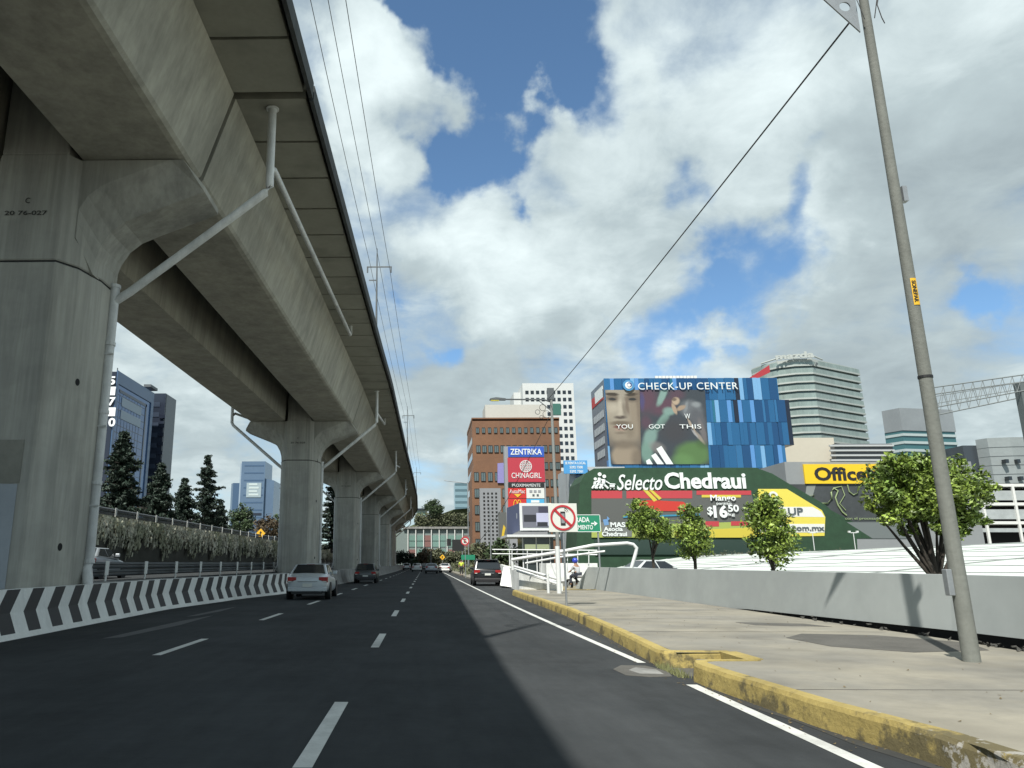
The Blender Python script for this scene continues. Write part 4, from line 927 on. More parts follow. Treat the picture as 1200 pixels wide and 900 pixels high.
# left receding screen face
lp_ = rel(594, 629, 96); lq = rel(594, 597, 96); 
b = MB(); b.quad((a.x-.02, 0.05, a.z), (a.x-.02, .05, c.z), (lq.x, 11, lq.z+.2), (lp_.x, 11, lp_.z-.0), C('scr_blue', .07, .085, .15, .2)); b.add([(a.x, .05, a.z), (a.x, .05, c.z), (lq.x, 11, lq.z+.2), (lp_.x, 11, lp_.z), (a.x+.3, 4.4, a.z), (a.x+.3, 4.4, c.z)], [(0, 3, 4), (1, 5, 2), (4, 3, 2, 5)], sw_); b.build('side_screen', None, db)
b = MB(); b.box(a.x-.06, a.x-.04, 2.0, 4.5, a.z+1.4, a.z+2.0, signw); b.build('side_screen_mark', None, db)
b = MB(); b.box(a.x-1.6, 4.2, -1.2, 6, a.z-.75, a.z-.5, sw_); b.build('canopy', None, db)
b = MB(); b.box(a.x+.4, 3.8, .8, 6, 0, a.z-.76, mat('pavilion_glass', (.035, .045, .045), .2, spec=.7)); b.build('glass_wall', None, db)
b = MB(); b.box(.6, 3.4, .7, .79, a.z-2.2, a.z-1.5, C('lit_shelf', .45, .50, .30, .5)); b.build('lit_window', None, db)
b = MB()
for k in (-1.2, .3, 1.8, 3.3): b.box(k, k+.12, .6, .72, 0, a.z-.76, sw_)
b.build('mullion', None, db)
bn = thing('flag_banner', 'dark vertical banner with a yellow figure left of the corner billboard', 'banner', (P(584.5, 640, 100).x, 100, 0))
b = MB(); b.box(0, 1.1, 0, .06, 1.8, 8.0, C('banner_dark', .10, .105, .10)); b.build('cloth', None, bn)
b = MB(); b.prism([(.5, 3.6), (.85, 4.3), (.75, 5.2), (.95, 6.0), (.7, 6.4), (.5, 5.5), (.35, 4.6)], -.02, -.005, 'y', C('banner_yellow', .60, .42, .03)); b.build('figure', None, bn)
b = MB(); b.tube([(0, .03, 0), (0, .03, 8.2)], .05, 6); b.build('pole', galv, bn)
# --- office supply store block
OF = 95.0; of = thing('store_block', 'grey store block with yellow lettered sign over a dark mural wall', 'shop', (P(990, 600, OF).x, OF, 0))
def orel(px, py, Y=OF): return P(px, py, Y)-of.location
a = orel(923, 575); c = orel(1062, 541); b = MB(); b.box(a.x, c.x+8, 0, 8, 0, c.z, mat('store_grey', (.22, .235, .24), .6, var=.06, sc=.3)); b.build('wall', None, of)
a = orel(943, 567); c = orel(1062, 544); b = MB(); b.box(a.x, c.x, -.25, -.01, a.z, c.z, C('store_yellow', .70, .47, .015)); b.build('sign_panel', None, of)
plane_text('OfficeMax', 'lettering', of, black, 954, 547.5, 1056, 563.5, OF, .03, 0, .06, front=.27)
polys(of, OF, [(C('mural_dark', .045, .052, .055, var=.25, sc=.2), [(924, 567.5), (1062, 567.5), (1062, 631), (935, 631)]),
               (C('mural_grey', .20, .22, .21), [(945, 569), (956, 568), (951, 585), (966, 590), (971, 598), (960, 596), (943, 585)]),
               (greenw, [(924, 580), (940, 583), (970, 596), (1000, 612), (1030, 631), (924, 631)]), (C('mural_grey2', .13, .15, .15), [(992, 612), (1062, 612), (1062, 631), (1022, 631)])], 'mural')
b = MB(); lime = C('mural_lime', .25, .32, .16)
def squig(pp, w):
    b.tube([P(x, y, OF-.14)-of.location for x, y in pp], w, 5, lime)
squig([(951, 589), (960, 590), (970, 590), (975, 584), (974, 577), (977, 572), (982, 575), (979, 583), (982, 592), (987, 600), (992, 604)], .10)
squig([(993, 568), (995, 576), (1000, 580), (1005, 578), (1006, 570)], .08); squig([(977, 572), (986, 570), (990, 580), (984, 590), (991, 598)], .06); squig([(950, 588), (946, 582), (954, 580), (952, 590), (944, 588)], .05); b.build('mural_cord', None, of)
plane_text('con el procesador', 'mural_lettering', of, lime, 990, 606, 1034, 610, OF, 0, 0, .03, front=.13)
for i, (px, h) in enumerate(((953, 24), (1001, 24))):
    q = P(px, 632, 78); lp = thing('floodlight_pole', ['thin white floodlight pole in front of the yellow panel end', 'thin white floodlight pole in front of the dark mural'][i], 'pole', (q.x, 78, 1.6), 0, 'thin floodlight poles')
    b = MB(); b.tube([(0, 0, 0), (0, 0, 2.9)], .04, 6); b.build('pole', steelw, lp); b = MB(); b.box(-.45, .45, -.04, .04, 2.85, 2.93); b.box(-.5, -.3, -.1, .1, 2.9, 3.08); b.box(.3, .5, -.1, .1, 2.9, 3.08); b.build('lamp_bar', steelw, lp)
# --- round-cornered glass office tower
MY = 250.0; mz = thing('banded_tower', 'curved office tower with alternating pale and dark glass bands and rooftop lettering', 'building', (P(957, 470, MY).x, MY, 0))
bandp = mat('band_pale', (.36, .39, .37), .5, var=.05, sc=.1); bandg = mat('band_glass', (.055, .09, .085), .15, .1, spec=.7)
xl = P(903, 470, MY).x-mz.location.x; xr_ = P(1013, 500, MY).x-mz.location.x
outl = [(xl-.5, 14), (xl+1, 8), (xl+4, 3.5), (xl+8.5, .8), (xl+14, 0), (xr_+7.6, 14), (xr_+7.6, 26), (xl+6, 26)]
z = 38.0; i = 0; zt = 68.5
b = MB(); b.prism([(x*.985, y+.4) for x, y in outl], 0, zt, 'z', bandg); b.build('glass_core', None, mz)
while z < zt-.5:
    b = MB(); b.prism([(x*1.012, y-.28) for x, y in outl], z, z+.55, 'z', bandp); b.prism([(x*1.006, y-.12) for x, y in outl], z+.551, z+2.15, 'z', mat('pale_band_glass', (.24, .30, .275), .2, .15, spec=.8, var=.25, sc=.35, vs_=(1, 1, .1))); b.build('floor_band', None, mz); z += 2.9
b = MB(); b.prism([(x*1.0, y-.2) for x, y in outl[:-3]]+[(xr_+7, 14), (xr_+7, 20), (xl+4, 20)], zt, zt+1.0, 'z', bandp); b.build('roof_rim', None, mz)
b = MB(); b.tube([(xl+.5, 8, zt+1.4), (xl+4, 3.4, zt+2.0), (xl+8.5, .8, zt+2.3), (xl+14, 0, zt+2.3), (xl+20, 4.2, zt+1.7)], .28, 6)
for q in ((xl+4, 3.4), (xl+8.5, .8), (xl+14, 0)): b.tube([(q[0], q[1], zt), (q[0], q[1], zt+2.1)], .15, 6)
b.build('roof_ring', bandp, mz)
text('mazda', 'lettering', mz, bandp, xl+2.6, 1.4, zt+.9, 12, 2.3, .04, ext=.4, rz=-.28)
text('mazda', 'lettering', mz, mat('dull_letter', (.13, .15, .15), .5), xl+15.5, .6, zt-1.5, 8.5, 2.0, .04, ext=.4, rz=.72)
mz.location.x += 1.4
# red rooftop sign beside
rs = thing('rooftop_sign', 'tilted red rooftop sign with white lettering behind the blue building', 'sign', (P(876, 447, 235).x, 235, 0))
q0 = P(876, 445, 235)-rs.location; q1 = P(902, 432, 235)-rs.location
b = MB(); b.prism([(q0.x, q0.z-1), (q1.x, q1.z-1.2), (q1.x, q1.z+1.2), (q0.x, q0.z+.2)], 0, 1, 'y', C('roof_red', .35, .03, .04)); b.build('board', None, rs)
b = MB(); b.box(q0.x+1, q1.x+2, 2, 8, 0, q0.z-1.2, bandp); b.build('support_block', None, rs)
text('Scotiabank', 'lettering', rs, signw, q0.x+.6, -.05, q0.z-.7, 5, .8, .03, ext=.1)
rs.location.z += 0
# --- cream blocks between
cb = block('cream_block', 'plain cream block between the blue building and the store sign', 'building', P(915, 530, 180).x, P(979, 530, 180).x, 180, 195, P(950, 513, 180).z, mat('cream_wall', (.48, .45, .37), .8, var=.05, sc=.1))
sb = block('louvred_block', 'grey building with horizontal louvres beside the cream block', 'building', P(979, 530, 178).x, P(1047, 530, 178).x, 178, 190, P(1010, 520, 178).z, mat('louvre_grey', (.10, .11, .12), .5))
b = MB(); x0, x1 = P(972, 530, 178).x, P(1047, 530, 178).x
for i in range(7): z = P(1010, 522, 178).z-.3-i*1.15; b.box(x0, x1, 177.4, 177.98, z, z+.4)
wbuild(b, 'louvres', mat('louvre_pale', (.42, .44, .44), .5), sb)
# --- pale glass building behind the tree
gb = thing('glass_office', 'mid-rise office with grey crown and turquoise glass floors behind the pole', 'building', (P(1080, 520, 220).x, 220, 0))
x0, xm, x1 = [P(px, 500, 220).x-gb.location.x for px in (1036, 1057, 1128)]
foot = [(x0+3.0, 5), (xm, 0), (x1, 3), (x1+2, 16), (x0+12, 16)]; zc = P(1060, 478, 220).z
b = MB(); b.prism(foot, zc-6.7, zc, 'z', mat('crown_grey', (.24, .26, .27), .4, .2, var=.08, sc=.2)); b.build('crown', None, gb)
b = MB(); b.prism([(x*.985, y+.3) for x, y in foot], 0, zc-6.7, 'z', mat('turquoise_glass', (.05, .14, .15), .15, .2, spec=.8)); b.build('glass_floors', None, gb)
for i in range(9): b = MB(); z = zc-8.3-i*2.3; b.prism(foot, z, z+.75, 'z', mat('pale_spandrel', (.36, .42, .42), .4)); b.build('floor_band', None, gb)
# --- dark wedge and pale curved block at the right, with parking decks below
dk = block('dark_block', 'dark slanted office block left of the pale curved one', 'building', P(1131, 540, 205).x, P(1157, 540, 205).x, 205, 225, P(1140, 522, 205).z, mat('charcoal_glass', (.035, .042, .05), .2, spec=.7))
pc = thing('curved_office', 'pale grey curved office block at the right edge above the parking decks', 'building', (P(1180, 540, 200).x, 200, 0))
x0, x1 = P(1150, 540, 200).x-pc.location.x, P(1262, 540, 200).x-pc.location.x; zt2 = P(1170, 512, 200).z
pl = [(x0+3, 5), (x0+4, 2), (x0+9, .6), (x0+15, 0), (x1, 2), (x1, 20), (x0+14, 20)]
b = MB(); b.prism(pl, 0, zt2, 'z', mat('pale_cladding', (.27, .30, .30), .45, .2, var=.1, sc=.15)); b.build('facade', None, pc)
for i in range(8): b = MB(); b.prism([(x, y-.08) for x, y in pl], zt2-2.6-i*2.4, zt2-2.5-i*2.4, 'z', galvd); b.build('joint_line', None, pc)
for i in range(3):
    for j in range(6): b = MB(); b.box(x0+6+j*3, x0+6.8+j*3, -.5, 1.0, zt2-7-i*4.5, zt2-6-i*4.5, glassd); b.build('window', None, pc)
pk_ = thing('parking_decks', 'open white parking decks with dark gaps at the right edge', 'building', (P(1180, 590, 120).x, 120, 0))
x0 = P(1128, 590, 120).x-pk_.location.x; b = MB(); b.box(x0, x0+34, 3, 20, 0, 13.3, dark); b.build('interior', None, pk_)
for k, py in enumerate((568, 590, 612)):
    z = P(1180, py, 120).z; b = MB(); b.box(x0, x0+34, 0, 3, z-.3, z+.15, white); b.box(x0, x0+34, .2, .4, z-2.4 if k < 2 else z-1.5, z-.9, mat('mesh_pale', (.33, .36, .36), .6, var=.15, sc=1)); b.build('deck_edge', None, pk_)
for k in range(6): b = MB(); b.box(x0+3+k*5, x0+3.35+k*5, -.1, .2, 0, P(1180, 568, 120).z, white); b.build('column', None, pk_)
# --- roof truss top right
tr = thing('roof_truss', 'long pale steel lattice truss reaching in from the right edge', 'truss', (P(1150, 470, 140).x, 140, 0))
def T(px, py, Y=140): return P(px, py, Y)-tr.location
b = MB(); 
for (la, lb, dy) in ((((1088, 455), (1215, 437)), ((1088, 479), (1215, 455)), 0), (((1088, 463), (1215, 445)), ((1090, 488), (1215, 462)), 6)):
    A = [T(*la[0], 140+dy).lerp(T(*la[1], 140+dy), i/22) for i in range(23)]; Bq = [T(*lb[0], 140+dy).lerp(T(*lb[1], 140+dy), i/22) for i in range(23)]
    b.tube(A, .12, 5); b.tube(Bq, .12, 5)
    for i in range(22): b.tube([A[i], Bq[i+1]] if i % 2 else [Bq[i], A[i+1]], .065, 4)
    Mid = [p.lerp(q, .45) for p, q in zip(A, Bq)]; b.tube(Mid, .07, 5)
b.build('lattice', mat('truss_pale', (.17, .19, .19), .5), tr)
b = MB(); q = T(1197, 460); b.box(q.x, q.x+1.6, 0, 1.6, -tr.location.z, q.z+2, mat('truss_tower', (.10, .12, .12), .6)); b.build('support_tower', None, tr)
# --- left side towers
nb = thing('numbered_tower', 'dark blue glass office tower with large white street number down its corner', 'building', (-95, 200, 0))
X = P(137, 434, 200).x; rr_ = ray(180, 461); YB = X*rr_.y/rr_.x; Z1 = P(137, 434, 200).z
bg1 = mat('tower_glass_blue', (.04, .10, .23), .15, .3, spec=.8, var=.06, sc=.05); b = MB(); b.box(X-30, X, 200, YB, 0, Z1-.4, bg1); wbuild(b, 'glass_body', None, nb)
dg = mat('tower_dark_edge', (.02, .025, .04), .2); pe_ = mat('tower_pale_edge', (.06, .11, .20), .3); b = MB()
b.box(X-3.4, X+.02, 199.85, 200.0, 0, Z1-.4, dg); b.box(X, X+.35, 200, 201.2, 0, Z1, pe_); b.box(X, X+.3, YB-2, YB, 0, Z1, pe_); b.box(X, X+.3, 201.2, YB-2, Z1-3.5, Z1, pe_)
b.box(X, X+.12, 203, YB-5, Z1-5.5, Z1-4.7, dg); b.box(X, X+.12, YB-5.8, YB-5, 4, Z1-4.7, dg); wbuild(b, 'corner_frame', None, nb)
b = MB()
for z in (Z1-9, Z1-12.6): b.box(X, X+.15, 205, YB-9, z, z+2.5, mat('light_strip', (.22, .28, .34), .4))
wbuild(b, 'blank_sign', None, nb)
for i in range(22): b = MB(); z = 3+i*2.1; b.box(X, X+.05, 201.2, YB-5.8, z, z+.14, dg); wbuild(b, 'floor_line', None, nb)
for i in range(8): b = MB(); y = 203.5+i*2.2; b.box(X, X+.045, y, y+.12, 2, Z1-5.6, dg); wbuild(b, 'mullion', None, nb)
for i, ch_ in enumerate('51710'):
    q = P(131.2, 446+12.2*i, 199.5); text(ch_, 'number_lettering', nb, C('number_white', .75, .78, .8), q.x+95-.95, -.5, q.z-1.2, 1.9, 2.4, .03, ext=.2)
b = MB(); b.tube([(X-2, 205, Z1-.5), (X-2, 205, Z1+2)], .15, 5); b.box(X-1, X+1.2, YB-6, YB, Z1+.7, Z1+1.5); b.box(X-.5, X-.2, YB-5, YB-4.7, Z1-.5, Z1+.7); wbuild(b, 'roof_plant', galvd, nb)
xr2 = P(207, 458, 245).x; z2 = P(185, 461, 235).z
dt = block('dark_tower', 'dark grey office tower right of the numbered blue one, with a pale right edge', 'building', xr2-14, xr2, 235, 245, z2, mat('charcoal_tower', (.028, .036, .055), .25, .2))
b = MB(); b.box(xr2, xr2+.12, 235.6, 245, 0, z2-.1, mat('greyish_edge', (.13, .145, .16), .5))
for i in range(16): b.box(xr2-1.4, xr2+.5, 234.5, 235-.01, 3+i*2.9, 4.2+i*2.9, dg)
wbuild(b, 'balcony_edge', None, dt); winbands(dt, xr2-13.5, xr2-1.6, 235, 3, z2-2, 15, mat('charcoal_band', (.05, .065, .095), .2, .2), .45)
ft = thing('glass_tower', 'distant pale blue glass tower with stepped shoulders and a banner on top', 'building', (P(295, 600, 400).x, 400, 0))
def F4(px, py): return P(px, py, 400)-ft.location
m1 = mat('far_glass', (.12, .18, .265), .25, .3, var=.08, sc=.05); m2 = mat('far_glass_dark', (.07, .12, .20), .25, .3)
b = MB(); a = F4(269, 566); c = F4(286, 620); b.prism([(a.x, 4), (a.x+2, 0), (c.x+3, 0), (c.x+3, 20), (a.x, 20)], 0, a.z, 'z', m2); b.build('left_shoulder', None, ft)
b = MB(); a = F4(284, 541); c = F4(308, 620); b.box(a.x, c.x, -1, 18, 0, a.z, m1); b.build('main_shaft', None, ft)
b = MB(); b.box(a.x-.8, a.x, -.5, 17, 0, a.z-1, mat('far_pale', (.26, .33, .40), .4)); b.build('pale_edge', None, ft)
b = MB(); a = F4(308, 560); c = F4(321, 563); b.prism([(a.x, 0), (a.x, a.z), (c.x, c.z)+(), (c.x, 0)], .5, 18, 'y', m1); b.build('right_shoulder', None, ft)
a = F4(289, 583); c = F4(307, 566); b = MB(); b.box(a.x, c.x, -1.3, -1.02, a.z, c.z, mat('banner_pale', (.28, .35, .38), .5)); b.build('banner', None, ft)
b = MB()
for i in range(4): b.box(a.x+1.3, c.x-1.3-(i % 2)*.8, -1.4, -1.31, a.z+.9+i*1.8, a.z+1.9+i*1.8, mat('banner_line', (.45, .52, .52), .5))
b.build('banner_lines', None, ft)
for i in range(13): b = MB(); z = 5+i*3.9; b.box(F4(284.5, 600).x, F4(307.5, 600).x, -1.08, -1.005, z, z+.7, m2); b.build('floor_line', None, ft)
for i in range(6): b = MB(); z = 6+i*4.0; b.box(F4(289, 600).x, F4(307, 600).x, -1.2, -1.01, z, z+1.2, dg); b.build('window_band', None, ft)
# --- far end: green glass office, hill, towers
gg = thing('green_glass_office', 'wide low office with green glass bays across the end of the road', 'building', (3, 300, 0))
gp_ = mat('pale_green_glass', (.17, .28, .245), .15, .15, spec=.8); b = MB(); b.box(-14.2+3-3, 18.5-3+3, 0, 20, 0, 14.6, mat('teal_grey', (.17, .21, .20), .5)); b.build('wall', None, gg)
for i in range(2):
    for j in range(8): b = MB(); x = -9.3+j*3.05; b.box(x, x+2.7, -.2, 0, 2.3+i*5.4, 6.7+i*5.4, gp_ if (i*3+j) % 5 else mat('reddish_glass', (.20, .11, .10), .3)); b.build('window', None, gg)
b = MB(); b.box(-11.5, 16, -1.2, 0, 14.6, 15.4, conc2); b.build('cornice', None, gg)
for j in range(9): b = MB(); b.box(-9.75+j*3.05, -9.45+j*3.05, -.9, -.25, 0, 14.59, white); b.build('column', None, gg)
for i in range(2): b = MB(); b.box(-9.3, 15.1, -.3, -.21, 4.5+i*5.4, 4.62+i*5.4, dark); b.build('transom', None, gg)
b = MB(); b.add([(-12, 316, 14), (2, 312, 19.5), (12, 312, 23), (26, 312, 24), (40, 330, 22), (40, 420, 0), (-30, 420, 0), (-12, 316, 0), (40, 316, 0)], [(0, 1, 2, 3, 4, 8, 7), (0, 7, 6), (4, 5, 8), (0, 6, 1), (1, 6, 2), (2, 6, 5, 3), (3, 5, 4)], mat('hill_grass', (.09, .11, .05), .95, var=.3, sc=.3)); struct('hill', b)
tree('round_tree', 'big dark round tree on the hilltop beyond the end of the road', (P(507, 610, 310).x, 310, 18.5), 1.6, [(0, 0, 4.8, 3.6, 3.2, 3.7), (1.5, 0, 4.0, 2.6, 2.5, 2.8)], 90, 45, .35, leafd, seed=31, tr=.25)
hedge('hill_shrubs', 'green shrubs covering the slope below the big hilltop tree', -4, 22, 308, 312, 15.5, 21.5, 5000, olive, .5, 8)
fw = block('slim_pale_tower', 'pale stepped building just right of the viaduct edge at the road end', 'building', P(488, 600, 330).x, P(499, 600, 330).x, 330, 345, P(492, 598, 330).z, mat('far_white', (.33, .38, .38), .6)); winbands(fw, P(488.5, 600, 330).x, P(498.5, 600, 330).x, 330, 8, 24, 5, gp_, .4)
b = MB(); b.box(P(487, 598, 330).x, P(501, 598, 330).x, 329, 346, P(492, 598, 330).z, P(492, 596, 330).z, dg); wbuild(b, 'roof', None, fw)
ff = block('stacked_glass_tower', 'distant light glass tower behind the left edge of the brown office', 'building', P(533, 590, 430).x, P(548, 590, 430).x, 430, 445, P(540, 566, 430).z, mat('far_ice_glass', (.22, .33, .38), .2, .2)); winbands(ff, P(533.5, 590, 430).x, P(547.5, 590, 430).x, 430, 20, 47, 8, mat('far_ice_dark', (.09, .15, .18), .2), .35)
rr = random.Random(77)
for i, (px, Y, w, h, m, lab) in enumerate([(472, 230, 3.0, 5.0, conm, 'dark conifer at the foot of the farthest pier'), (490, 240, 3.6, 4.2, leafd, 'leafy tree behind the two white cars at the road end'), (501, 225, 3.4, 5.6, brown, 'reddish brown tree at the end of the road'),
        (514, 200, 2.8, 4.8, olive, 'olive tree behind the distant yellow road sign'), (533, 150, 2.2, 4.0, olive, 'tree beside the distant no-parking sign'), (553, 130, 2.4, 4.0, olive, 'bushy grey-green tree above the roof of the black parked car'), (568, 118, 2.8, 4.2, olive, 'broad grey-green tree in front of the perforated panel'),
        (588, 95, 1.9, 4.2, leafd, 'dark spiky tree left of the white pavilion canopy')]):
    tree('street_tree', lab, (P(px, 650, Y).x, Y, 0), h*.3, [(0, 0, h*.62, w, w*.8, h*.42)], 55, 34, .2+Y*.0006, m, 'street trees near the road end', seed=40+i, tr=.12, limbs=5)
hedge('roadside_shrubs', 'mass of green shrubs along the far right verge before the green glass office', 4.8, 10, 80, 230, .1, 1.6, 5000, olive, .25, 9)
hedge('verge_bushes', 'dark bushes on the far median under the last piers', -4.6, 3.5, 236, 244, 0, 3.4, 3500, leafd, .35, 10)
# ------------------------------------------------------------------ poles, signs
up_ = thing('utility_pole', 'tall tapering grey concrete pole at the right of the pavement with a yellow sticker', 'pole', (7.3, 10.75, ZW))
pol = mat('pole_concrete', (.175, .185, .165), .8, var=.14, sc=2.2, streak=.25, bump=.3)
b = MB(); b.tube([(0, 0, -.05), (0, 0, 3), (0, 0, 7), (0, 0, 12.5)], .108, 16, r1=.062); b.build('shaft', pol, up_)
for z in (3.9, 10.55, 10.9): b = MB(); b.disc((0, 0, z), .108-.0038*z+.005, 'z', 16, None, .035); b.build('metal_band', black if z < 5 else galvd, up_)
b = MB(); b.box(-.18, -.10, -.05, .05, .85, 1.2); bevel(b.build('junction_box', galv, up_), .01); b = MB(); b.box(.09, .16, -.05, .05, 6.7, 6.95); b.build('bracket', galv, up_)
stk = mat('sticker_yellow', (.72, .42, .02), .5); b = MB(); n = 8; rad = .092; V = []
for z in (5.0, 5.42):
    for k in range(n+1): a = math.radians(-118+56*k/n); V.append((math.cos(a)*rad, math.sin(a)*rad, z))
b.add(V, [(k, k+1, n+2+k, n+1+k) for k in range(n)]); sk = b.build('sticker', stk, up_)
tx = text('SONEPAR', 'sticker_lettering', sk, black, 0, 0, 0, .34, .06, .03, ext=.002); tx.rotation_euler = (0, math.pi/2, 0); tx.location = (-.035, -.094, 5.38)
# triangular plate with round holes
tri = [(-.14, 9.73), (-.80, 10.55), (-1.5, 11.25), (-.14, 11.25)]
me_ = MB(); cu = bpy.data.curves.new('plate', 'CURVE'); cu.dimensions = '2D'; cu.fill_mode = 'BOTH'; cu.extrude = .012
sp = cu.splines.new('POLY'); sp.points.add(3)
for p_, q in zip(sp.points, tri): p_.co = (q[0], q[1], 0, 1)
sp.use_cyclic_u = True
for (cx0, cz0, r_) in ((-.33, 10.22, .09), (-.36, 10.62, .13), (-.68, 10.80, .1), (-.42, 11.0, .12)):
    s2 = cu.splines.new('POLY'); s2.points.add(19); s2.use_cyclic_u = True
    for k, p_ in enumerate(s2.points): p_.co = (cx0+r_*math.cos(k*math.pi/10), cz0+r_*math.sin(k*math.pi/10), 0, 1)
tmp = bpy.data.objects.new('tmp', cu); COL.objects.link(tmp); mesh = bpy.data.meshes.new_from_object(tmp.evaluated_get(bpy.context.evaluated_depsgraph_get())); bpy.data.objects.remove(tmp)
mesh.transform(Matrix.Rotation(math.pi/2, 4, 'X')); mesh.materials.clear(); mesh.materials.append(galv)
o = bpy.data.objects.new('perforated_plate', mesh); COL.objects.link(o); o.parent = up_
b = MB(); b.tube([(.11, -.05, 10.9), (.25, -.06, 10.5), (.16, -.07, 10.2), (.2, -.07, 9.95), (.24, -.06, 9.85)], .008, 5); b.tube([(.11, -.05, 10.7), (.3, -.06, 10.8), (.17, -.07, 10.3), (.13, 0, 10.0)], .008, 5); b.tube([(-.1, -.1, 10.8), (-.2, -.12, 10.3), (-.1, -.1, 9.9)], .006, 5); b.build('loose_cable', wirem, up_)
w = MB(); a = Vector(P(995, 27, 10.6)); c = Vector(P(643, 467, 50)); w.tube(sagwire(a, c, .12, n=20), .016, 6, r1=.022); tag(w.build('overhead_wire', wirem), 'black cable slanting across the sky from the near pole to the street lamp', 'wire')
# street lamp
lx = P(650, 560, 50).x; sl_ = thing('street_lamp', 'tall grey street lamp with long left arm and yellow lamp head above the totem sign', 'street lamp', (lx, 50, 0))
b = MB(); b.tube([(0, 0, 0), (0, 0, 12.9)], .13, 10, r1=.085); b.build('pole', mat('lamp_pole', (.20, .21, .20), .6), sl_)
a = P(576, 468, 50)-sl_.location; b = MB(); b.tube([(-.05, 0, 12.15), (-.5, 0, 12.3), (a.x+.9, 0, a.z)], .055, 6); b.tube([(0, 0, 11.5), (-.8, 0, 12.2)], .03, 6); b.box(-.25, .2, -.1, .1, 12.3, 13.1); b.build('arm', galvd, sl_)
b = MB(); b.prism([(a.x-.15, a.z-.05), (a.x+.95, a.z-.07), (a.x+.95, a.z+.05), (a.x+.3, a.z+.12), (a.x-.1, a.z+.05)], -.14, .14, 'y'); h_ = b.build('lamp_head', galvd, sl_); b = MB(); b.box(a.x-.05, a.x+.5, -.12, .12, a.z-.11, a.z-.04, mat('lamp_yellow', (.75, .65, .10), .5)); b.build('lens', None, h_)
b = MB()
for k, (dx, dz, r_) in enumerate(((-.6, -.45, .22), (-.95, -.75, .16), (-.35, -.9, .25), (-.7, -1.1, .12))): b.tube([(dx+r_*math.cos(t*.6), .02*k, 12.2+dz+r_*math.sin(t*.6)) for t in range(12)], .018, 4)
b.build('cable_coil', wirem, sl_)
# second wire coming down from the lamp to the brown building
w = MB(); w.tube(sagwire(Vector(P(643, 490, 50)), Vector(P(556, 640, 120)), 1.0), .02, 5, r1=.04); tag(w.build('overhead_wire', wirem), 'thin cable running down from the street lamp across the brown office', 'wire')
# signs
signb = C('sign_board_white', .60, .62, .57); sred = C('sign_red', .42, .02, .03); sgrn = C('sign_green', .01, .20, .11)
ns = thing('no_phone_sign', 'square white sign with a barred mobile phone in a red ring on a thin post', 'road sign', (4.55, 24, ZW))
def nrel(px, py): return P(px, py, 24)-ns.location
a = nrel(643.5, 623.5); c = nrel(675.5, 590); b = MB(); b.box(a.x, c.x, -.012, .012, a.z, c.z, signb); bevel(b.build('panel', None, ns), .006)
cx0, cz0 = (a.x+c.x)/2, (a.z+c.z)/2; b = MB(); b.box(cx0-.075, cx0+.075, -.022, -.014, cz0-.24, cz0+.19, black); b.box(cx0-.055, cx0+.055, -.025, -.0225, cz0-.17, cz0+.13, C('phone_grey', .22, .24, .25)); 
for r_ in (.09, .14): b.tube([(cx0+.03+r_*math.cos(t), -.02, cz0+.16+r_*math.sin(t)) for t in [.15+.25*i for i in range(6)]], .007, 4, black)
b.build('phone_symbol', None, ns)
b = MB(); b.disc((cx0, -.034, cz0), .395, 'y', 40, sred, .008, .335); b.prism([(cx0-.27, cz0+.22), (cx0-.22, cz0+.27), (cx0+.27, cz0-.22), (cx0+.22, cz0-.27)], -.034, -.026, 'y', sred); b.build('prohibition_ring', None, ns)
b = MB(); b.tube([(cx0, .04, 0), (cx0, .04, c.z-.05)], .032, 8); b.build('post', galv, ns)
es = thing('exit_sign', 'green direction sign with white words and arrow, partly behind the barred phone sign', 'road sign', (P(702.5, 650, 40).x, 40, 0))
def erel(px, py): return P(px, py, 40)-es.location
a = erel(650, 623.5); c = erel(703, 603); b = MB(); b.box(a.x, c.x, -.02, .02, a.z, c.z, sgrn); b.build('panel', None, es)
b = MB()
for q in ((a.x, c.x, a.z, a.z+.03), (a.x, c.x, c.z-.03, c.z), (c.x-.03, c.x, a.z, c.z), (a.x, a.x+.03, a.z, c.z)): b.box(q[0], q[1], -.03, -.021, q[2], q[3], signw)
q = erel(699, 613.5); b.box(q.x-.28, q.x-.1, -.03, -.021, q.z-.035, q.z+.035, signw); b.prism([(q.x-.12, q.z-.13), (q.x+.05, q.z), (q.x-.12, q.z+.13)], -.03, -.021, 'y', signw); b.build('arrow', None, es)
plane_text('ENTRADA', 'lettering', es, signw, 663.5, 606, 690.5, 612, 40, .02, 0, .01, front=.022); plane_text('ESTACIONAMIENTO', 'lettering', es, signw, 652, 615.2, 694.5, 620.5, 40, .015, 0, .01, front=.022)
b = MB(); b.tube([(0, .05, 0), (0, .05, c.z)], .045, 8); b.build('post', galv, es)
np_ = thing('no_parking_sign', 'small round red-ringed no-parking sign on a post beyond the black parked car', 'road sign', (P(545, 650, 75).x, 75, .1))
q = P(545, 634, 75)-np_.location; b = MB(); b.disc((q.x, -.02, q.z), .40, 'y', 24, signb, .02); b.disc((q.x, -.04, q.z), .42, 'y', 24, sred, .015, .31); b.prism([(q.x-.25, q.z+.2), (q.x-.2, q.z+.26), (q.x+.25, q.z-.2), (q.x+.2, q.z-.26)], -.04, -.021, 'y', sred); b.build('panel', None, np_)
text('E', 'lettering', np_, black, q.x-.13, -.022, q.z-.2, .26, .4, .03, ext=.01); b = MB(); b.tube([(q.x, .02, 0), (q.x, .02, q.z)], .04, 6); b.build('post', galv, np_)
pb_ = thing('back_of_sign', 'dark back of a large direction board between the distant yellow sign and the no-parking sign', 'road sign', (P(537, 650, 110).x, 110, 0))
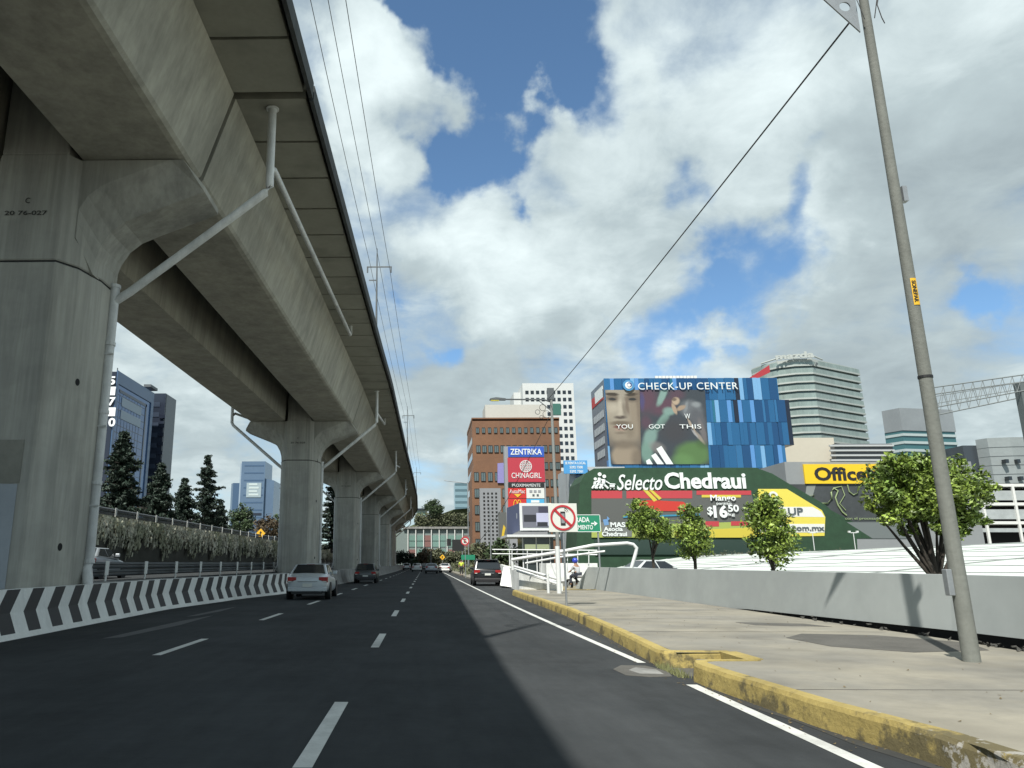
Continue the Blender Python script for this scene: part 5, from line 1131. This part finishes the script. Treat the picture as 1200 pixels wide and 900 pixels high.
b = MB(); b.box(-.85, .85, 0, .1, 3.2, 4.8, black); b.build('panel', None, pb_); b = MB(); b.box(-1.6, -1.0, 0, .08, 3.9, 4.9, black); b.build('side_panel', None, pb_); b = MB(); b.tube([(.6, .1, 0), (.6, .1, 5)], .08, 6); b.build('post', galv, pb_)
bs = thing('blue_street_board', 'small green street-name board beside the black parked car', 'road sign', (P(548, 650, 95).x, 95, 0)); b = MB(); b.box(-.8, .9, 0, .05, 1.9, 2.5, sgrn); b.build('panel', None, bs); b = MB(); b.tube([(.0, .06, 0), (0, .06, 2.5)], .04, 6); b.build('post', galv, bs)
yd = C('diamond_yellow', .75, .42, .02)
def diamond(px, py, Y, z0, s, lab):
    r = thing('diamond_sign', lab, 'road sign', (P(px, py, Y).x, Y, z0), 0, 'yellow diamond warning signs'); z = P(px, py, Y).z-z0
    b = MB(); b.prism([(-s, z), (0, z-s), (s, z), (0, z+s)], -.02, .0, 'y', yd); pn = b.build('panel', None, r); b = MB(); b.prism([(-s*.3, z-s*.4), (s*.05, z-s*.4), (s*.05, z), (s*.3, z+.05*s), (0, z+s*.5), (-s*.3, z+.05*s), (-s*.15, z)], -.03, -.021, 'y', black); b.build('arrow', None, pn); b = MB(); b.tube([(0, .03, 0), (0, .03, z)], .04, 6); b.build('post', galv, r)
diamond(305.5, 625, 100, 4.3, .62, 'yellow diamond warning sign on the upper road left of the second pier'); diamond(518.5, 653, 140, 0, .5, 'yellow diamond warning sign at the far end of the main road')
# distant thin lamp posts
for i, (px, Y, h, arm) in enumerate(((549, 105, 12.5, -3.2), (575, 92, 8.2, 0), (505, 190, 9, 0), (522, 170, 8, 0))):
    lab = ['slim grey lamp post with arm in front of the brown office', 'short grey post between the perforated panel and the banner', 'thin distant post before the green glass office, left one', 'thin distant post before the green glass office, right one'][i]
    r = thing('lamp_post', lab, 'street lamp', (P(px, 640, Y).x, Y, 0), 0, 'distant slim posts'); b = MB(); b.tube([(0, 0, 0), (0, 0, h)], .09, 6, r1=.05); b.build('pole', galv, r)
    if arm: b = MB(); b.tube([(0, 0, h-.2), (arm, 0, h+.2)], .05, 5); b.build('arm', galv, r)
# ------------------------------------------------------------------ white gate structure and ramp
gt = thing('height_gate', 'white tubular height-limit gate over the car park ramp', 'gate', (P(653, 690, 34).x, 34, ZW))
def gq(px, py, Y): return P(px, py, Y)-gt.location
b = MB(); q = gq(653, 640, 34); b.tube([(q.x, 0, 0), (q.x, 0, q.z)], .105, 10); b.tube([(q.x-.42, .3, 0), (q.x-.42, .3, .8)], .06, 8); b.build('post', steelw, gt)
b = MB(); b.tube([gq(600, 656, 38), gq(655, 647, 36.5), gq(695, 639, 36), gq(735, 636.5, 36), gq(742, 638, 36), gq(746, 642, 36), gq(745, 648, 36), gq(739, 669, 36)], .08, 10); b.tube([gq(600, 656, 38), gq(601, 668, 38), ], .07, 8); b.build('top_rail', steelw, gt)
b = MB(); b.tube([gq(616, 660, 40), gq(655, 653, 38.5), gq(709, 646, 38)], .05, 8); b.build('lower_rail', steelw, gt)
hr = thing('handrail', 'thin white post-and-rail handrail behind the tubular gate', 'railing', (P(640, 660, 60).x, 60, 0))
for py in (645, 650):
    b = MB(); b.tube([P(577, py-1, 62)-hr.location, P(700, py, 60)-hr.location], .05, 6); b.build('rail', steelw, hr)
for px in (600, 618, 635, 665, 677, 690): b = MB(); b.tube([P(px, 645, 61)-hr.location, P(px, 672, 61)-hr.location], .04, 6); b.build('post', steelw, hr)
rp = thing('ramp_wall', 'white painted sloping ramp wall between the black parked car and the gate', 'wall', (P(595, 680, 44).x, 44, 0))
b = MB(); rwm = mat('ramp_white', (.78, .80, .77), .75, var=.15, sc=1.2, dirt=.3)
def rq(px, py, Y): return P(px, py, Y)-rp.location
p0 = rq(586, 664, 60); p1 = rq(608, 668, 42); p2 = rq(655, 681, 37)
for (A, Bq, zt0, zt1) in ((p0, p1, 1.4, 1.15), (p1, p2, 1.15, .55)):
    dv = (Bq-A).normalized(); nr = Vector((-dv.y, dv.x, 0))*.18
    V = [Vector((A.x, A.y, 0)), Vector((Bq.x, Bq.y, 0)), Vector((Bq.x, Bq.y, zt1)), Vector((A.x, A.y, zt0))]; b.add([v for v in V]+[v+nr for v in V], [(0, 1, 2, 3), (7, 6, 5, 4), (3, 2, 6, 7), (0, 3, 7, 4), (1, 5, 6, 2)])
A = [rq(586, 686, 49), rq(611, 690, 47), rq(607, 666, 48.5), rq(590, 664, 50.5)]; A2 = [v+Vector((.2, 1.6, 0)) for v in A]; b.add(A+A2, [(0, 1, 2, 3), (7, 6, 5, 4), (3, 2, 6, 7), (0, 3, 7, 4), (1, 5, 6, 2)]); b.build('wall', rwm, rp)
b = MB(); b.tube([rq(603, 664, 41.5), rq(655, 679, 36.5)], .07, 8); b.tube([rq(606, 669, 41.5), rq(655, 685, 36.5)], .05, 8); b.build('handrail', steelw, rp)
b = MB(); b.box(P(640, 660, 66).x, P(700, 660, 66).x, 66, 70, 0, 1.5); tag(b.build('low_white_wall', rwm), 'low white wall in the background behind the ramp gate', 'wall')
# ------------------------------------------------------------------ vehicles
def vehicle(name, label, loc, rz, paint, L=4.6, W=1.82, H=1.45, kind='sedan', group=None, det=True, lamps=None):
    """rear at y=0, front at +y; body lofted from cross-sections"""
    r = thing(name, label, 'car', loc, rz, group); hw = W/2
    if kind == 'suv': st = [(0, .93, .40, .98), (.06, .97, .34, 1.08), (.5, 1.0, .26, 1.12), (1.2, 1.0, .24, 1.13), (2.4, 1.0, .24, 1.10), (3.2, 1.0, .25, 1.07), (3.5, .99, .26, 1.05), (4.2, .96, .28, .98), (L-.15, .90, .32, .86), (L, .80, .38, .70)]
    elif kind == 'hatch': st = [(0, .92, .36, .88), (.06, .96, .30, .96), (.5, 1.0, .24, .98), (1.2, 1.0, .22, .97), (2.2, 1.0, .22, .94), (2.9, .99, .23, .92), (3.4, .96, .25, .84), (L-.15, .9, .28, .72), (L, .80, .34, .6)]
    else: st = [(0, .80, .38, .92), (.05, .89, .30, 1.03), (.22, .97, .26, 1.09), (.9, 1.0, .23, 1.07), (1.6, 1.0, .22, 1.0), (2.8, 1.0, .22, .93), (3.4, .99, .24, .91), (4.0, .96, .25, .84), (L-.15, .9, .28, .74), (L, .78, .34, .60)]
    ring = lambda y, w, zb, zt: [(0, zb), (w*hw*.86, zb), (w*hw*.97, zb+.12), (w*hw, zb+.32*(zt-zb)), (w*hw*.995, zb+.62*(zt-zb)), (w*hw*.95, zt-.07), (w*hw*.86, zt-.01), (w*hw*.5, zt+.012), (0, zt+.015)]
    V = []; n = 0
    for s in st:
        h = ring(*s); full = h+[(-x, z) for x, z in h[-2:0:-1]]; n = len(full); V += [(x, s[0], z) for x, z in full]
    F = []
    for i in range(len(st)-1):
        for k in range(n): F.append((i*n+k, i*n+(k+1) % n, (i+1)*n+(k+1) % n, (i+1)*n+k))
    F.append(tuple(range(n))); F.append(tuple(range((len(st)-1)*n, len(st)*n))[::-1])
    b = MB(); b.add(V, F, paint, True); bo = b.build('body', None, r); sm = bo.modifiers.new('s', 'SUBSURF'); sm.levels = sm.render_levels = 1
    if kind == 'suv': zb = 1.08; base = (.02, .10, 3.45, .93); topp = (.38, 2.65, .78); zf = 1.05
    elif kind == 'hatch': zb = .93; base = (.0, .10, 3.0, .92); topp = (.42, 2.1, .74); zf = .90
    else: zb = 1.03; base = (.0, .34, 3.35, .90); topp = (1.0, 2.3, .72); zf = .90
    yb0, yb1, wb0 = base[1], base[2], base[3]*hw; yt0, yt1, wt_ = topp[0], topp[1], topp[2]*hw
    zr = H
    B = [Vector((-wb0, yb0, zb)), Vector((wb0, yb0, zb)), Vector((wb0, yb1, zf)), Vector((-wb0, yb1, zf))]; T_ = [Vector((-wt_, yt0, zr-.05)), Vector((wt_, yt0, zr-.05)), Vector((wt_, yt1, zr-.04)), Vector((-wt_, yt1, zr-.04))]
    mid0, mid1 = Vector((0, yt0+.05*(yt0-yb0)/(zr-.05-zb), zr)), Vector((0, yt1-.03*(yb1-yt1)/(zr-.04-zf), zr-.01))
    b = MB(); V = B+T_+[mid0, mid1]; b.add(V, [(0, 1, 5, 8, 4), (1, 2, 6, 5), (2, 3, 7, 9, 6), (3, 0, 4, 7), (4, 8, 9, 7), (8, 5, 6, 9)], paint); cbn = b.build('cabin', None, r); bevel(cbn, .07, 3)
    for p in cbn.data.polygons: p.use_smooth = True
    def pane(nm, q, off, m=glassd, inset=(.07, .07, .06, .06)):
        a, c, d, e_ = q; nrm = (c-a).cross(e_-a).normalized()*off
        def bl_(u, v): return a.lerp(c, u).lerp(e_.lerp(d, u), v)+nrm
        li, ri, bi, ti = inset; cc = [bl_(li, bi), bl_(1-ri, bi), bl_(1-ri*1.2, 1-ti), bl_(li*1.2, 1-ti)]
        bb = MB(); bb.add(cc+[v-nrm*2 for v in cc], [(0, 1, 2, 3), (0, 4, 5, 1), (1, 5, 6, 2), (2, 6, 7, 3), (3, 7, 4, 0)], m); o_ = bb.build(nm, None, r); return o_
    pane('rear_window', (B[0], B[1], T_[1], T_[0]), .02, inset=(.07, .07, .10 if kind != 'suv' else .06, .05))
    pane('windscreen', (B[2], B[3], T_[3], T_[2]), .012)
    if det:
        pane('side_window', (B[1], B[1].lerp(B[2], .5), T_[1].lerp(T_[2], .45), T_[1]), .012, inset=(.12, .02, .06, .08)); pane('side_window', (B[1].lerp(B[2], .5), B[2], T_[2], T_[1].lerp(T_[2], .5)), .012, inset=(.02, .10, .06, .08))
        pane('side_window', (B[0].lerp(B[3], .5), B[0], T_[0], T_[0].lerp(T_[3], .45)), .012, inset=(.02, .12, .06, .08)); pane('side_window', (B[3], B[0].lerp(B[3], .5), T_[0].lerp(T_[3], .5), T_[3]), .012, inset=(.10, .02, .06, .08))
    wr = .36 if kind == 'suv' else .315
    for x in (-hw+.11, hw-.11):
        for y in (.78 if kind != 'hatch' else .62, L-.85):
            w = MB(); w.disc((x-.11, y, wr), wr, 'x', 22, rubber, .22); o = w.build('wheel', None, r); bevel(o, .03, 2)
            w = MB(); xx = x+.105 if x > 0 else x-.125; w.disc((xx, y, wr), wr*.62, 'x', 16, galv, .02); w.build('rim', None, o)
            w = MB(); w.disc((x+.02 if x > 0 else x-.13, y, wr+.02), wr+.07, 'x', 22, black, .11); w.build('wheel_arch', None, r)
    zt = st[1][3]; lz = (zt-.32, zt-.10) if kind != 'suv' else (zt-.28, zt-.04)
    for s in (-1, 1):
        w = MB(); xs = sorted((s*hw*.52, s*hw*.93)); w.prism([(xs[0], lz[0]+(.10 if s > 0 else 0)), (xs[1], lz[0]+(.10 if s < 0 else 0)), (xs[1], lz[1]), (xs[0], lz[1])], -.025, .28, 'y', redl); o = w.build('tail_light', None, r); bevel(o, .02, 2)
        if det:
            w = MB(); q = s*hw*.80; w.box(q-.08, q+.08, -.035, -.02, lz[0]+.02, lz[0]+.06, signb); w.build('reversing_lens', None, o)
            w = MB(); w.box(*sorted((s*(hw*.88), s*(hw+.10))), yb1-.62, yb1-.50, zb-.02, zb+.14, paint); bevel(w.build('mirror', None, r), .03, 2)
    w = MB(); pz = lz[0]-.10 if kind != 'suv' else lz[0]-.02; w.box(-.2, .2, -.03, .0, pz-.08, pz+.06, signb); w.build('number_plate', None, r)
    w = MB(); w.box(-hw*.9, hw*.9, -.045, .1, .34, .52, paint if kind == 'sedan' else mat('bumper_grey', (.03, .03, .032), .6)); bevel(w.build('bumper', None, r), .03, 2)
    w = MB(); w.box(-hw*.72, hw*.72, -.048, .05, .24, .345, black); w.build('diffuser', None, r)
    if det:
        w = MB(); w.box(-.17, .17, (yt0-.02), yt0+.05, zr-.075, zr-.045, redl); w.build('brake_light', None, r)
        w = MB(); w.box(-.42, .42, -.032, -.0, lz[0]+.03, lz[0]+.06, galv); w.build('trim_strip', None, r)
    if kind == 'suv' and det:
        w = MB(); w.prism([(yt0-.22, zr-.03), (yt0+.15, zr-.005), (yt0+.15, zr+.02), (yt0-.22, zr-.0)], -wt_*.9, wt_*.9, 'x', paint); w.build('spoiler', None, r)
        for s in (-1, 1): w = MB(); w.tube([(s*wt_*.9, yt0+.2, zr-.02), (s*wt_*.9, yt0+.3, zr+.05), (s*wt_*.9, yt1-.2, zr+.05), (s*wt_*.9, yt1, zr-.02)], .02, 6); w.build('roof_rail', galv, r)
    return r
def cpaint(n, r, g, b_, m=.4): return mat(n, (r, g, b_), .28, m, spec=.6)
vehicle('sedan_car', 'silver four-door sedan seen from behind in the left lane', (-4.95, 32.6, 0), .03, cpaint('silver_paint', .50, .54, .56), kind='sedan', H=1.5)
vehicle('hatchback_car', 'dark grey hatchback seen from behind, beyond the silver sedan', (-4.55, 59, 0), .02, cpaint('dark_grey_paint', .07, .075, .075), L=4.0, W=1.72, H=1.5, kind='hatch')
vehicle('suv_car', 'black sport utility car seen from behind at the kerb opening on the right', (4.25, 52.5, 0), -.02, cpaint('black_car_paint', .018, .02, .022, .2), L=4.8, W=1.98, H=1.74, kind='suv')
g2 = 'distant cars at the end of the road'
for i, (px, Y, nm, col, kd, lab) in enumerate([(476.7, 175, 'far_white', (.50, .52, .52), 'hatch', 'tiny pale car farthest left of the distant group'), (488.5, 140, 'cw', (.52, .54, .53), 'sedan', 'white car second from the left in the distant group'), (497.2, 172, 'cd', (.05, .055, .06), 'hatch', 'small dark car between two paler ones in the distant group'),
        (505.6, 114, 'cs', (.38, .42, .46), 'suv', 'silver-blue car nearest in the distant group'), (520.8, 126, 'cw2', (.60, .60, .58), 'sedan', 'bright sunlit white car at the right kerb of the distant group')]):
    vehicle('far_car', lab, (P(px, 665, Y).x, Y, 0), -.12 if i == 4 else 0, cpaint('paint_'+nm, *col, .2), kind=kd, H=1.5, group=g2, det=False)
vehicle('frontage_car', 'grey car on the frontage road, mostly hidden behind the near pier drainpipe and guardrail', (P(100, 650, 35).x, 34, .78), 0.05, cpaint('grey_paint', .30, .33, .35), kind='sedan')
vehicle('parked_car', 'pale car whose dark-glazed roof shows above the far end of the grey wall', (P(712, 660, 46).x+1.0, 46, .2), -1.25, cpaint('pale_paint', .50, .53, .53, .1), kind='sedan', H=1.5)
# motorcyclist behind the wall end
mo = thing('motorcycle', 'parked motorcycle with the rider seated on it at the end of the grey wall', 'motorcycle', (P(675, 672, 44).x, 44, 0), .5)
for y in (-.65, .65):
    w = MB(); w.disc((-.05, y, .31), .31, 'x', 20, rubber, .1, .22); o = w.build('wheel', None, mo); w = MB(); w.disc((-.015, y, .31), .06, 'x', 10, galv, .03)
    for k in range(5): a_ = k*math.pi/5; w.tube([(0, y-.22*math.cos(a_), .31-.22*math.sin(a_)), (0, y+.22*math.cos(a_), .31+.22*math.sin(a_))], .01, 4, galv)
    w.build('spokes', None, o)
w = MB(); w.tube([(0, -.65, .31), (0, -.2, .5), (0, .35, .75), (0, .65, .31)], .04, 6); w.tube([(0, .4, .7), (0, .32, 1.0)], .025, 6); w.tube([(-.3, .25, 1.02), (0, .34, 1.0), (.3, .25, 1.02)], .018, 6); w.build('frame', black, mo)
w = MB(); w.prism([(-.75, .72), (-.1, .72), (.2, .78), (.35, .9), (.1, .95), (-.1, .82), (-.75, .85)], -.12, .12, 'x'); bevel(w.build('tank_and_seat', cpaint('moto_white', .5, .5, .5), mo), .04, 2)
def skinbody(name, parent, verts, edges, rad, m, loc=(0, 0, 0)):
    me = bpy.data.meshes.new(name); me.from_pydata(verts, edges, []); o = bpy.data.objects.new(name, me); COL.objects.link(o)
    if parent: o.parent = parent
    o.location = loc; sk_ = o.modifiers.new('skin', 'SKIN')
    for i, rv in enumerate(rad): me.skin_vertices[0].data[i].radius = (rv, rv)
    me.skin_vertices[0].data[0].use_root = True; o.modifiers.new('sub', 'SUBSURF').levels = 1; me.materials.append(m); return o
def person(label, loc, rz, pose, shirt_m, trouser_m, extra=None):
    r = thing('person', label, 'person', loc, rz); skm = mat('skin', (.30, .17, .11), .6)
    if pose == 'sit':
        v = [(0, -.15, .92), (0, -.1, 1.15), (0, -.02, 1.38), (0, .0, 1.48), (0, .03, 1.62), (.2, -.02, 1.36), (.27, .1, 1.14), (.27, .33, 1.04), (-.2, -.02, 1.36), (-.27, .1, 1.14), (-.27, .33, 1.04), (.12, -.12, .9), (.2, .26, .84), (.2, .2, .42), (.2, .32, .38), (-.12, -.12, .9), (-.2, .26, .84), (-.2, .2, .42), (-.2, .32, .38)]
    else:
        v = [(0, 0, .95), (0, 0, 1.15), (0, 0, 1.38), (0, 0, 1.5), (0, .01, 1.62), (.2, 0, 1.4), (.27, 0, 1.13), (.26, .1, .88), (-.2, 0, 1.4), (-.27, 0, 1.13), (-.26, .1, .88), (.1, 0, .9), (.12, .02, .5), (.12, 0, .08), (.12, .14, .04), (-.1, 0, .9), (-.12, .02, .5), (-.12, 0, .08), (-.12, .14, .04)]
    e_ = [(0, 1), (1, 2), (2, 3), (3, 4), (2, 5), (5, 6), (6, 7), (2, 8), (8, 9), (9, 10), (0, 11), (11, 12), (12, 13), (13, 14), (0, 15), (15, 16), (16, 17), (17, 18)]
    rad = [.15, .14, .15, .06, .10, .065, .048, .035, .065, .048, .035, .09, .065, .045, .04, .09, .065, .045, .04]
    skinbody('body', r, v, e_, rad, skm)
    skinbody('shirt', r, [v[i] for i in (0, 1, 2, 5, 6, 8, 9)], [(0, 1), (1, 2), (2, 3), (3, 4), (2, 5), (5, 6)], [.175, .165, .175, .085, .065, .085, .065], shirt_m)
    skinbody('trousers', r, [v[i] for i in (0, 11, 12, 13, 15, 16, 17)], [(0, 1), (1, 2), (2, 3), (0, 4), (4, 5), (5, 6)], [.165, .105, .08, .06, .105, .08, .06], trouser_m)
    hp = Vector(v[4])+Vector((0, .01, .07))
    if extra == 'helmet':
        import bmesh
        bm = bmesh.new(); bmesh.ops.create_uvsphere(bm, u_segments=16, v_segments=10, radius=.155); me = bpy.data.meshes.new('helmet'); bm.to_mesh(me); bm.free(); me.materials.append(cpaint('helmet_blue', .03, .06, .45, 0)); 
        for p in me.polygons: p.use_smooth = True
        o = bpy.data.objects.new('helmet', me); COL.objects.link(o); o.parent = r; o.location = hp; o.scale = (1, 1.1, 1.05)
        w = MB(); w.box(-.11, .11, .135, .165, -.04, .06, glassd); w.build('visor', None, o)
    else:
        w = MB(); w.tube([hp+Vector((0, -.02, -.0)), hp+Vector((0, -.02, .06))], .11, 10, r1=.07); w.build('hair', black, r)
    return r
person('rider in pale jacket and blue helmet sitting on the motorcycle at the wall end', (P(675, 672, 44).x, 44, -.05), .5, 'sit', mat('jacket_pale', (.40, .42, .43), .8), mat('jeans_dark', (.03, .035, .05), .9), 'helmet')
hv = mat('hi_vis_yellow', (.50, .60, .06), .7)
person('person in a yellow hi-vis vest standing on the far pavement beyond the black car', (P(540.5, 660, 88).x, 88, .16), math.pi, 'stand', hv, mat('trousers_dark', (.03, .03, .035), .9))
